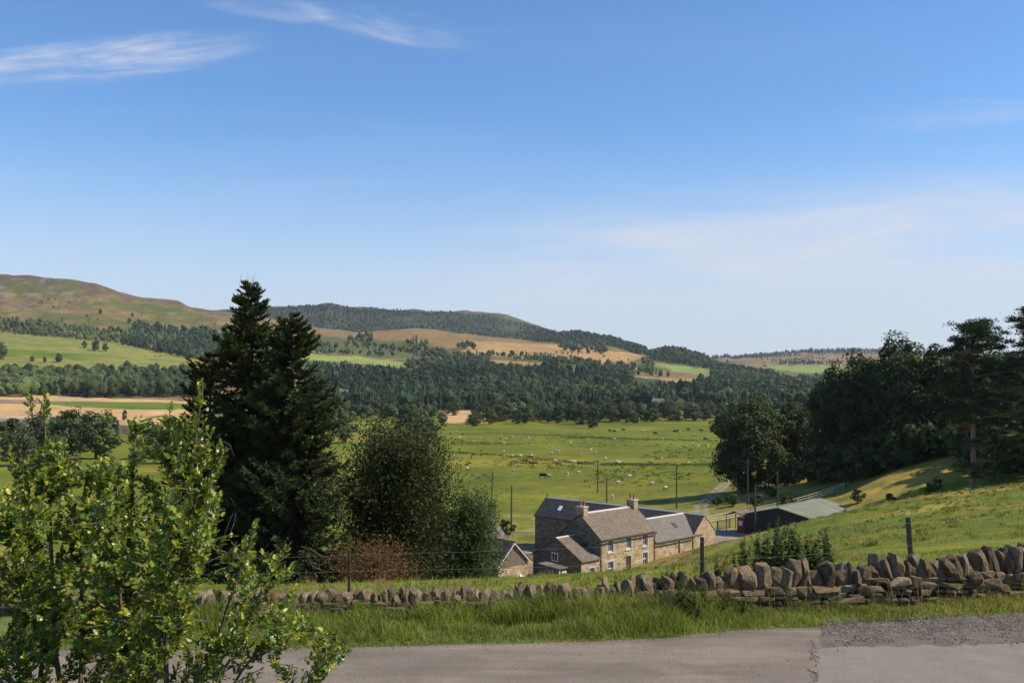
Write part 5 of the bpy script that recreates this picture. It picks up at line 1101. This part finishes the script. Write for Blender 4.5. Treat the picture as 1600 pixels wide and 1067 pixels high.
# rush tufts and ditch lines in the sheep field
P = []
for (a, b, n) in [((705, 703, ), (1125, 712), 0)]: pass
def floor_pt(px, py): Y = 25.2*FPX/(py-HOR); return px2x(px, Y), Y
for (pts, n, sp) in [([(700, 706), (800, 713), (900, 723), (960, 728), (1020, 729), (1110, 733)], 520, 2.2), ([(800, 678), (880, 681), (930, 684), (1000, 686), (1110, 689)], 420, 3.5), ([(715, 692), (760, 693), (800, 694)], 120, 5), ([(960, 726), (1020, 730)], 260, 1.6), ([(880, 684), (960, 684)], 120, 4)]:
    pts = np.array([floor_pt(*p) for p in pts]); s = rg.uniform(0, len(pts)-1.001, n); i = s.astype(int); q = pts[i]+(pts[i+1]-pts[i])*(s-i)[:, None]+rg.normal(0, sp, (n, 2)); P.append(q)
n = 2600; py = rg.uniform(676, 790, n); px = rg.uniform(690, 1130, n); q = np.array([floor_pt(a, b) for a, b in zip(px, py)]); k = (fbm(q[:, 0]/28, q[:, 1]/40, 71, 3) > .12) & (py < 745+20*rg.random(n)); P.append(q[k])
P = np.concatenate(P); m = 9; P = np.repeat(P, m, 0)+rg.normal(0, .45, (len(P)*m, 2)); n = len(P); sz = np.repeat(rg.uniform(.35, 1.0, n//m), m)
blades('rush_tufts', np.c_[P, H(P[:, 0], P[:, 1])], sz*rg.uniform(.3, .6, n), .30*sz, rg, np.array((.10, .12, .03))*rg.uniform(.7, 1.5, (n, 1)), 'dark rush tufts and ditch edges dotted over the sheep field', .4)
# docks and nettles
def stalk(seed, h, nl, leaf, base, spread=.12, seedhead=None):
    rng = np.random.default_rng(seed); tr = MB(); VV = []; CC = []
    for s in range(rng.integers(2, 5)):
        e = np.array((rng.normal(0, spread), rng.normal(0, spread), h*rng.uniform(.7, 1.0))); q = branch(np.array((rng.normal(0, .05), rng.normal(0, .05), -.05)), e, rng, 0, 6, .03); tr.tube(q, np.linspace(.009, .004, 6), 4)
        m = nl; t = rng.uniform(.1, 1, m)*4.99; i = t.astype(int); b = q[i]+(q[i+1]-q[i])*(t-i)[:, None]; d = unit(np.c_[rng.normal(size=(m, 2)), rng.uniform(-.1, .9, m)]); N = unit(np.array((0, 0, 1.))+rng.normal(0, .4, (m, 3))); f = (1.25-t/5)
        V, F = cards(b+d*leaf*f[:, None]*.5, d, N, leaf*f, leaf*f*.42, rng, .3); VV.append(V); c = rcol(m, base, rng, .35, .2)
        if seedhead is not None: c = np.where((t > 2.6)[:, None], rcol(m, seedhead, rng, .3, .1), c)
        CC.append(np.repeat(c, 4, 0))
    V = np.concatenate(VV); return tr.mesh('stem', plain('weed_stem', (.11, .10, .04), .8)), make_mesh('leaves', V, np.arange(len(V)).reshape(-1, 4), GRASS, np.concatenate(CC))
NET = [stalk(500+i, 1.25, 120, .17, (.040, .066, .016)) for i in range(4)]; DOC = [stalk(520+i, .62, 46, .07, (.10, .10, .03), .10, (.20, .085, .04)) for i in range(3)]
pl = [(1122, 22, .75, 0), (1160, 22.5, .95, 1), (1180, 23, 1.1, 2), (1202, 22.5, 1.3, 3), (1222, 23, 1.28, 0), (1240, 22.4, 1.15, 1), (1254, 23, 1.0, 2), (1266, 22.6, 1.2, 3), (1281, 22.2, .95, 0), (1292, 22.5, 1.05, 1), (1145, 23, .7, 2), (1213, 24, 1.3, 1), (1192, 24, 1.1, 0), (1046, 21, .6, 3)]
for i, (px, Y, s, k) in enumerate(pl):
    x = px2x(px, Y); r = empty('nettle', (x, Y, H1(x, Y)), i*1.3, s); put('stem', NET[k][0], r); put('leaves', NET[k][1], r); tag(r, 'tall dark nettle in the clump behind the wall, right of the near post', 'nettle', 'nettles behind the wall')
r['label'] = 'small nettle behind the wall left of the near post'
for i, (px, Y, s) in enumerate([(1450, 19.6, .9), (1462, 20, .8), (1500, 20.2, 1.0), (1508, 19.8, .85), (1540, 20.5, .95), (1555, 20, .7), (1430, 20.5, .7), (560, 20, .9), (505, 21, .8), (300, 20, 1.1), (860, 20, .6), (640, 21, .9), (790, 21.5, .8)]):
    x = px2x(px, Y); r = empty('dock', (x, Y, H1(x, Y)), i*2.1, s); put('stem', DOC[i % 3][0], r); put('leaves', DOC[i % 3][1], r); tag(r, 'red-brown dock gone to seed in the grass behind the wall', 'dock', 'docks behind the wall')
WEED = [stalk(540+i, .72, 95, .10, (.05, .085, .02), .22) for i in range(3)]
for i, (px, Y, s) in enumerate([(1040, 16.75, .85), (1062, 16.7, 1.05), (1085, 16.75, 1.1), (1108, 16.8, 1.0), (1130, 16.85, .8), (1052, 16.5, .7), (1095, 16.5, .75), (1160, 16.9, .5), (985, 16.6, .5), (640, 16.5, .45), (900, 16.55, .5)]):
    x = px2x(px, Y); r = empty('weed', (x, Y, H1(x, Y)), i*1.9, s); put('stem', WEED[i % 3][0], r); put('leaves', WEED[i % 3][1], r); tag(r, 'dark leafy weed growing against the road side of the wall below the near post' if i < 7 else ['short weed at the wall foot right of the leafy clump', 'short weed at the wall foot left of the leafy clump', 'short weed by the wall near the holly', 'short weed at the wall foot below the farmhouse'][i-7], 'weed', 'weeds on the road side of the wall')

# ================================================================ HOLLY
t = NT('holly_leaf'); c = t.attr(); n = t.noise(t.coord('Object'), 60, 3, .6); cc = t.mix(1.0, c, t.mr(n, .3, .7, .85, 1.15), 'MULTIPLY'); t.done(cc, .32, .42); t.translucent(t.mix(1.0, cc, (1.3, 1.5, .5), 'MULTIPLY'), .24); HLEAF = t.m
tt = [.16, .30, .47, .62, .78]; ww = [.42, .20, .46, .22, .36]; zzs = [.10, -.06, .12, -.06, .09]
LV = [(0, 0, 0)]+[(a, 0, -.05) for a in tt]+[(a-.03, w, z) for a, w, z in zip(tt, ww, zzs)]+[(a-.03, -w, z) for a, w, z in zip(tt, ww, zzs)]+[(1.06, 0, -.10)]
LT = []; E = 16
for s, o in ((1, 6), (-1, 11)):
    f = [(0, 1, o)]+[q for k in range(4) for q in ((1+k, 2+k, o+k), (2+k, o+k+1, o+k))]+[(5, E, o+4)]
    LT += f if s > 0 else [q[::-1] for q in f]
LV = np.array(LV, float); LV[:, 1] *= .82; LT = np.array(LT)
rg = np.random.default_rng(90)
hb = empty('holly_bush', (-2.6, 6.1, H1(-2.6, 6.1))); tag(hb, 'glossy spiny holly bush filling the lower left foreground', 'holly'); HB = np.array(hb.location)
LEAD = [(318, 590, 6.0), (300, 668, 6.1), (68, 622, 6.3), (40, 720, 6.2), (212, 668, 6.3), (262, 650, 6.2), (340, 700, 5.9), (448, 870, 5.9), (535, 1000, 5.6), (400, 820, 6.0), (130, 740, 6.3), (-60, 740, 6.2), (440, 960, 5.8), (500, 1060, 5.5), (180, 760, 5.7), (20, 840, 5.5), (300, 860, 5.6), (380, 960, 5.5)]
st = MB(); paths = []
for (px, py, Y) in LEAD:
    e = PT(px, py, Y)-HB; b = np.array((rg.normal(0, .18), rg.normal(0, .18), -.15)); m_ = b+(e-b)*.45+np.array((0, 0, -.10))+np.array((-(e[0]-b[0])*.12, 0, 0)); s = np.linspace(0, 1, 14)[:, None]; q = (1-s)**2*b+2*s*(1-s)*m_+s*s*e+rg.normal(0, .012, (14, 3)); st.tube(q, np.linspace(.028, .004, 14), 6, cap=False); paths.append(q)
HP = np.concatenate(paths)
OUT = [(-160, 770), (0, 765), (40, 735), (60, 690), (95, 690), (130, 725), (190, 700), (215, 655), (255, 640), (285, 610), (330, 600), (350, 650), (352, 725), (345, 760), (395, 790), (455, 850), (468, 900), (455, 955), (520, 985), (545, 1005), (500, 1060), (530, 1140), (420, 1250), (-160, 1250)]
TW = []
while len(TW) < 1500:
    px, py = rg.uniform(-160, 545), rg.uniform(600, 1250)**1.0
    if py > 1080 and rg.random() < .6: continue
    if not inpoly(np.array([px]), np.array([py]), OUT)[0]: continue
    if 340 < px < 455 and 865 < py < 950 and rg.random() < .7: continue
    if 330 < px < 430 and py > 960 and rg.random() < .45: continue
    if 255 < px < 345 and 690 > py and rg.random() < .2: continue
    if fbm(np.array([px/75.]), np.array([py/75.]), 33, 2)[0] < -.10 and rg.random() < .85: continue
    if px > 180 and py < 745 and rg.random() < .55: continue
    if px > 345 and py < 860 and rg.random() < .55: continue
    if px > 200 and 880 < py and rg.random() < .25: continue
    Y = rg.uniform(5.2, 7.0) if py > 760 else rg.uniform(5.85, 6.3); e = PT(px, py, Y)-HB
    j = np.argmin(((HP-e)**2).sum(1)+np.where(HP[:, 2] > e[2], .08, 0)); TW.append((HP[max(0, j)], e))
for q in paths:                      # leafy leader tips
    for k in range(6, 14):
        for _ in range(3): o_ = rg.normal(0, .05+.012*(13-k), 3); TW.append((q[k-1], q[k]+o_))
LC = []; 
for (a, e) in TW:
    L = np.linalg.norm(e-a)
    if L > .32: a = e-unit(e-a+np.array((0, 0, .1)))*.32; L = .32
    q = branch(a, e, rg, .05, 5, .05)
    if L > .06: st.tube(q[2:], np.linspace(.004, .0025, 3), 4, cap=False)
    d = unit(e-a+np.array((0, 0, .15*L+.02))); nl = rg.integers(11, 18); Lt = rg.uniform(.12, .24)
    for k in range(nl):
        s = k/nl; p = e-d*Lt*(1-s)+rg.normal(0, .008, 3); ang = k*2.4+rg.normal(0, .3); u = unit(np.cross(d, (.3, .2, 1.))); w = np.cross(d, u); o = u*math.cos(ang)+w*math.sin(ang)
        ax = unit(o*(1.0-.55*s)+d*(.35+.8*s)+rg.normal(0, .15, 3)+np.array((0, 0, .1))); nn = unit(d*.7-o*.3+np.array((0, 0, .6))+rg.normal(0, .35, 3)); LC.append((p, ax, nn, rg.uniform(.034, .058)*(1-.25*s), s))
n = len(LC); P = np.array([l[0] for l in LC]); D = np.array([l[1] for l in LC]); N = np.array([l[2] for l in LC]); S = np.array([l[3] for l in LC]); F_ = np.array([l[4] for l in LC])
B = unit(np.cross(N, D)); N = np.cross(D, B)
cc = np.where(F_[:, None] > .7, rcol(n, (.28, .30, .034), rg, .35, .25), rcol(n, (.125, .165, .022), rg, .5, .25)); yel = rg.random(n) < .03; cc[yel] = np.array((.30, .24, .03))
W = P[:, None]+S[:, None, None]*(LV[None, :, 0:1]*D[:, None]+LV[None, :, 1:2]*B[:, None]+LV[None, :, 2:3]*N[:, None])
depth = (P+HB)[:, 1]; ordr = np.argsort(depth-S*20)       # the largest-looking ones become separate leaves
pyv = HOR-((P+HB)[:, 2]-EYE)/depth*FPX; pxs = 800+(P+HB)[:, 0]/depth*FPX
cand = [i for i in ordr if 0 < pxs[i] < 600 and pyv[i] < 1060][:300]; ind = set(cand); rest = np.array([i for i in range(n) if i not in ind])
lm = {}
for i in cand:
    key = int(F_[i] > .7)*3+i % 3
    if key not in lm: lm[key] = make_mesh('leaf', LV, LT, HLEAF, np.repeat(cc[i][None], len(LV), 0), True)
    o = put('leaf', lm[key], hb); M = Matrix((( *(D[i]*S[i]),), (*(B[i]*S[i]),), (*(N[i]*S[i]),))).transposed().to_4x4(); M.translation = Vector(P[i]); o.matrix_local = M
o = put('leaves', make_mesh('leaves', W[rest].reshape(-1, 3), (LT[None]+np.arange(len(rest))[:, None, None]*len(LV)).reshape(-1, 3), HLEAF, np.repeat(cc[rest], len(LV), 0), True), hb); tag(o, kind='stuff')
st.build('stems', bark('holly_bark', (.13, .10, .07), .3), hb, True)
# ================================================================ SHEEP AND CATTLE
def animal(rings, legs, cols_, mat, name):
    """rings: (x, z, half-width, half-height) from rump to muzzle; one closed body with four jointed legs"""
    n = 8; V = []; C = []; F = []
    for (x, z, rw, rh, c) in rings:
        for k in range(n): a = 2*math.pi*k/n; V.append((x, rw*math.sin(a), z+rh*math.cos(a))); C.append(c)
    for i in range(len(rings)-1):
        for k in range(n): F.append((i*n+k, i*n+(k+1) % n, (i+1)*n+(k+1) % n, (i+1)*n+k))
    mb = MB(); mb.add(V, [F], C); V = np.array(V)
    mb.add(V[:n], [[tuple(range(n-1, -1, -1))]], C[:n]); mb.add(V[-n:], [[tuple(range(n))]], C[-n:])
    for (x, y, z0, r, hind, c) in legs:
        k = .05*(1 if hind else -.4); v, f = tube_arrays(np.array([(x, y, z0), (x-k*1.4, y, z0*.48), (x-k*.2, y, z0*.12), (x+.02, y, -.02)]), [r*1.7, r*1.0, r*.8, r*1.0], 5); mb.add(v, [f], np.repeat([c], len(v), 0))
    for s in (-1, 1):      # ears
        x, z, rw, rh, c = rings[-3]; mb.add([(x, s*rw*.8, z+rh*.7), (x-.05, s*(rw+.13), z+rh*.6), (x-.06, s*rw*.8, z+rh*.3)], [[(0, 1, 2)], [(2, 1, 0)]], [c]*3)
    return mb.mesh(name, mat, True)
FUR = NT('animal_coat'); FUR = FUR.done(FUR.attr(), .95, .1)
WO = (.44, .40, .33); FA = (.50, .46, .40); BK = (.03, .027, .025)
def sheep(face, graze):
    b = [(-.50, .62, .05, .06, WO), (-.48, .66, .16, .17, WO), (-.30, .68, .25, .25, WO), (0, .66, .27, .27, WO), (.28, .67, .24, .25, WO), (.42, .72, .17, .19, WO)]
    b += [(.55, .62, .11, .12, WO), (.66, .42, .085, .09, face), (.74, .28, .08, .075, face), (.80, .16, .05, .045, face)] if graze else [(.52, .86, .11, .13, WO), (.58, .96, .09, .09, face), (.70, .93, .075, .075, face), (.80, .88, .05, .05, face)]
    return animal(b, [(.32, .12, .5, .035, 0, face), (.32, -.12, .5, .035, 0, face), (-.36, .12, .5, .04, 1, face), (-.36, -.12, .5, .04, 1, face)], None, FUR, 'sheep')
def cow(c, graze):
    b = [(-.95, 1.15, .06, .08, c), (-.92, 1.12, .22, .25, c), (-.6, 1.05, .33, .36, c), (0, 1.0, .37, .40, c), (.5, 1.05, .32, .40, c), (.78, 1.12, .22, .30, c)]
    b += [(1.02, .92, .15, .19, c), (1.2, .55, .13, .14, c), (1.28, .32, .11, .11, c), (1.36, .12, .08, .07, c)] if graze else [(1.0, 1.38, .15, .19, c), (1.15, 1.5, .14, .14, c), (1.38, 1.40, .11, .11, c), (1.55, 1.30, .08, .08, c)]
    return animal(b, [(.55, .2, .85, .06, 0, c), (.55, -.2, .85, .06, 0, c), (-.68, .2, .85, .075, 1, c), (-.68, -.2, .85, .075, 1, c)], None, FUR, 'cow')
SH = [sheep(FA, True), sheep(FA, False), sheep(BK, True)]
def place(name, me, px, py, label, cat, group, rot, s=1.0):
    Y = 25.0*FPX/(py-HOR)
    for _ in range(6): Y = (EYE-H1(px2x(px, Y), Y))*FPX/(py-HOR)
    x = px2x(px, Y); o = put(name, me, None, (x, Y, H1(x, Y)+.02), rot, s); return tag(o, label, cat, group)
near_sheep = [(904, 741.5, 'sheep grazing in the open left of the middle of the field'), (1034, 719, 'white sheep, left of the pair near the oaks'), (1058, 713, 'white sheep, right of the pair near the oaks'), (966, 757.5, 'sheep in the near field left of the tall pole'), (1018, 759, 'sheep in the near field right of the tall thin pole'), (1040, 766, 'lying sheep beside the oak shadow'), (983, 748, 'sheep alone between the poles'),
              (802, 740, 'sheep by the leaning pole'), (730, 735, 'sheep farthest left beside the olive tree'), (787, 695, 'sheep beside the dark ditch on the left'), (957, 780, 'sheep nearest to the farmhouse roof'), (857, 747, 'small sheep next to the black cow'), (886, 743, 'sheep between the black cow and the open field')]
for i, (px, py, lab) in enumerate(near_sheep): place('sheep', SH[i % 3], px, py, lab, 'sheep', 'sheep in the field', rnd.uniform(0, 6.28), rnd.uniform(1.0, 1.25))
for i in range(46):
    py = 674+56*rnd.random()**1.1; px = rnd.uniform(705, 1118)
    place('sheep', SH[rnd.randrange(3)], px, py, 'small white sheep scattered over the far part of the field', 'sheep', 'sheep in the field', rnd.uniform(0, 6.28), rnd.uniform(.95, 1.25))
CW = {'brown': [cow((.22, .075, .025), True), cow((.20, .07, .025), False)], 'black': [cow((.022, .02, .018), True), cow((.022, .02, .018), False)], 'cream': [cow((.5, .42, .30), True)]}
for i, (px, py, k, lab) in enumerate([(821, 724, 'brown', 'brown cow, left of the group by the ditch'), (830, 727, 'brown', 'brown cow, lower of the pair by the ditch'), (836, 727.5, 'brown', 'brown cow at the right of the pair by the ditch'), (872, 728.5, 'brown', 'brown cow on its own right of the pair'), (907, 728, 'brown', 'brown cow farthest right along the ditch'), (896, 726.5, 'cream', 'cream cow between the brown cattle'),
                                      (848, 747.5, 'black', 'black cow nearest in the field'), (953, 675, 'black', 'black cow farthest left in the top field'), (960, 676, 'black', 'black cow beside the leftmost one in the top field'), (974, 674, 'black', 'black cow in the middle of the top field'), (1004, 675.5, 'cream', 'pale cow among the black cattle in the top field'), (1024, 679.5, 'black', 'black cow set apart below the top herd'),
                                      (1054, 676, 'black', 'black cow, left of the right-hand pair in the top field'), (1060, 676, 'black', 'black cow, right of the right-hand pair in the top field'), (1075, 673, 'black', 'black cow at the upper right of the top field'), (1096, 675, 'black', 'black cow close to the oaks in the top field'), (1102, 688.5, 'black', 'dark cow lying near the end of the ditch by the oaks')]):
    place('cow', CW[k][i % len(CW[k])], px, py, lab, 'cow', 'cattle in the field', rnd.uniform(-.5, .5)+(math.pi if i % 2 else 0), 1.0)
# ================================================================ FAR HOUSES
FW = plain('far_white_wall', (.70, .69, .66), .8, .2, .06); FR = plain('far_slate', (.13, .12, .12), .8, .2, .2)
def far_house(px, Y, L, D, e, r, label, wall=None, rot=0.0, dz=0):
    x = px2x(px, Y); z = H1(x, Y)+dz; h = empty('far_house', (x, Y, z), rot); tag(h, label, 'house', 'houses across the valley')
    walls(h, 'wall', wall or FW, L, D, e, r, -4, [], 0, 0); roof(h, 'roof', FR, L, D, e, r, ov=.3, gov=.2, ridgecap=False)
    for k in range(max(2, int(L/4))):
        mb = MB(); a = 1.2+k*(L-2.4)/max(1, int(L/4)-1)-.5; mb.box(a, a+1.0, -.06, -.004, e*.35, e*.8); w = mb.build('window', WHITE, h); mb = MB(); mb.box(a+.1, a+.9, -.075, -.063, e*.35+.1, e*.8-.1); mb.build('pane', GLASS, w)
    mb = MB(); mb.box(L*.1, L*.1+.9, D/2-.5, D/2+.5, r-.5, r+1.4); mb.build('chimney', wall or FW, h)
far_house(513, 1060, 14, 8, 4.5, 8, 'long white house left in the group below the dark forest', dz=9); far_house(531, 1065, 9, 8, 6.5, 10, 'taller white house in the group below the dark forest', dz=11, rot=.2); far_house(544, 1055, 16, 6, 2.5, 5, 'low white building right in the group below the dark forest', dz=6)
far_house(284, 1400, 16, 9, 4, 8, 'farm building at the foot of the left hillside field', plain('far_grey_wall', (.4, .38, .36), .8), dz=2); far_house(297, 1420, 10, 8, 5, 9, 'pale farmhouse at the foot of the left hillside field', dz=3)
far_house(1020, 1000, 12, 8, 5, 8, 'white house among the trees below the right end of the forest', dz=3)
# ================================================================ HAZE
mb = MB(); mb.box(-9800, 9800, -120, 9700, -6.0, 430)
hz = NT('haze_air'); hz.n.remove(hz.b); pv_ = hz.node('ShaderNodeVolumePrincipled')
pv_.inputs['Color'].default_value = (.80, .88, 1.0, 1); pv_.inputs['Density'].default_value = 0.000036; pv_.inputs['Anisotropy'].default_value = .2
hz.l.new(pv_.outputs[0], hz.out.inputs['Volume'])
ho = mb.build('haze', hz.m); tag(ho, 'thin blue summer haze filling the valley air', 'haze', kind='stuff')
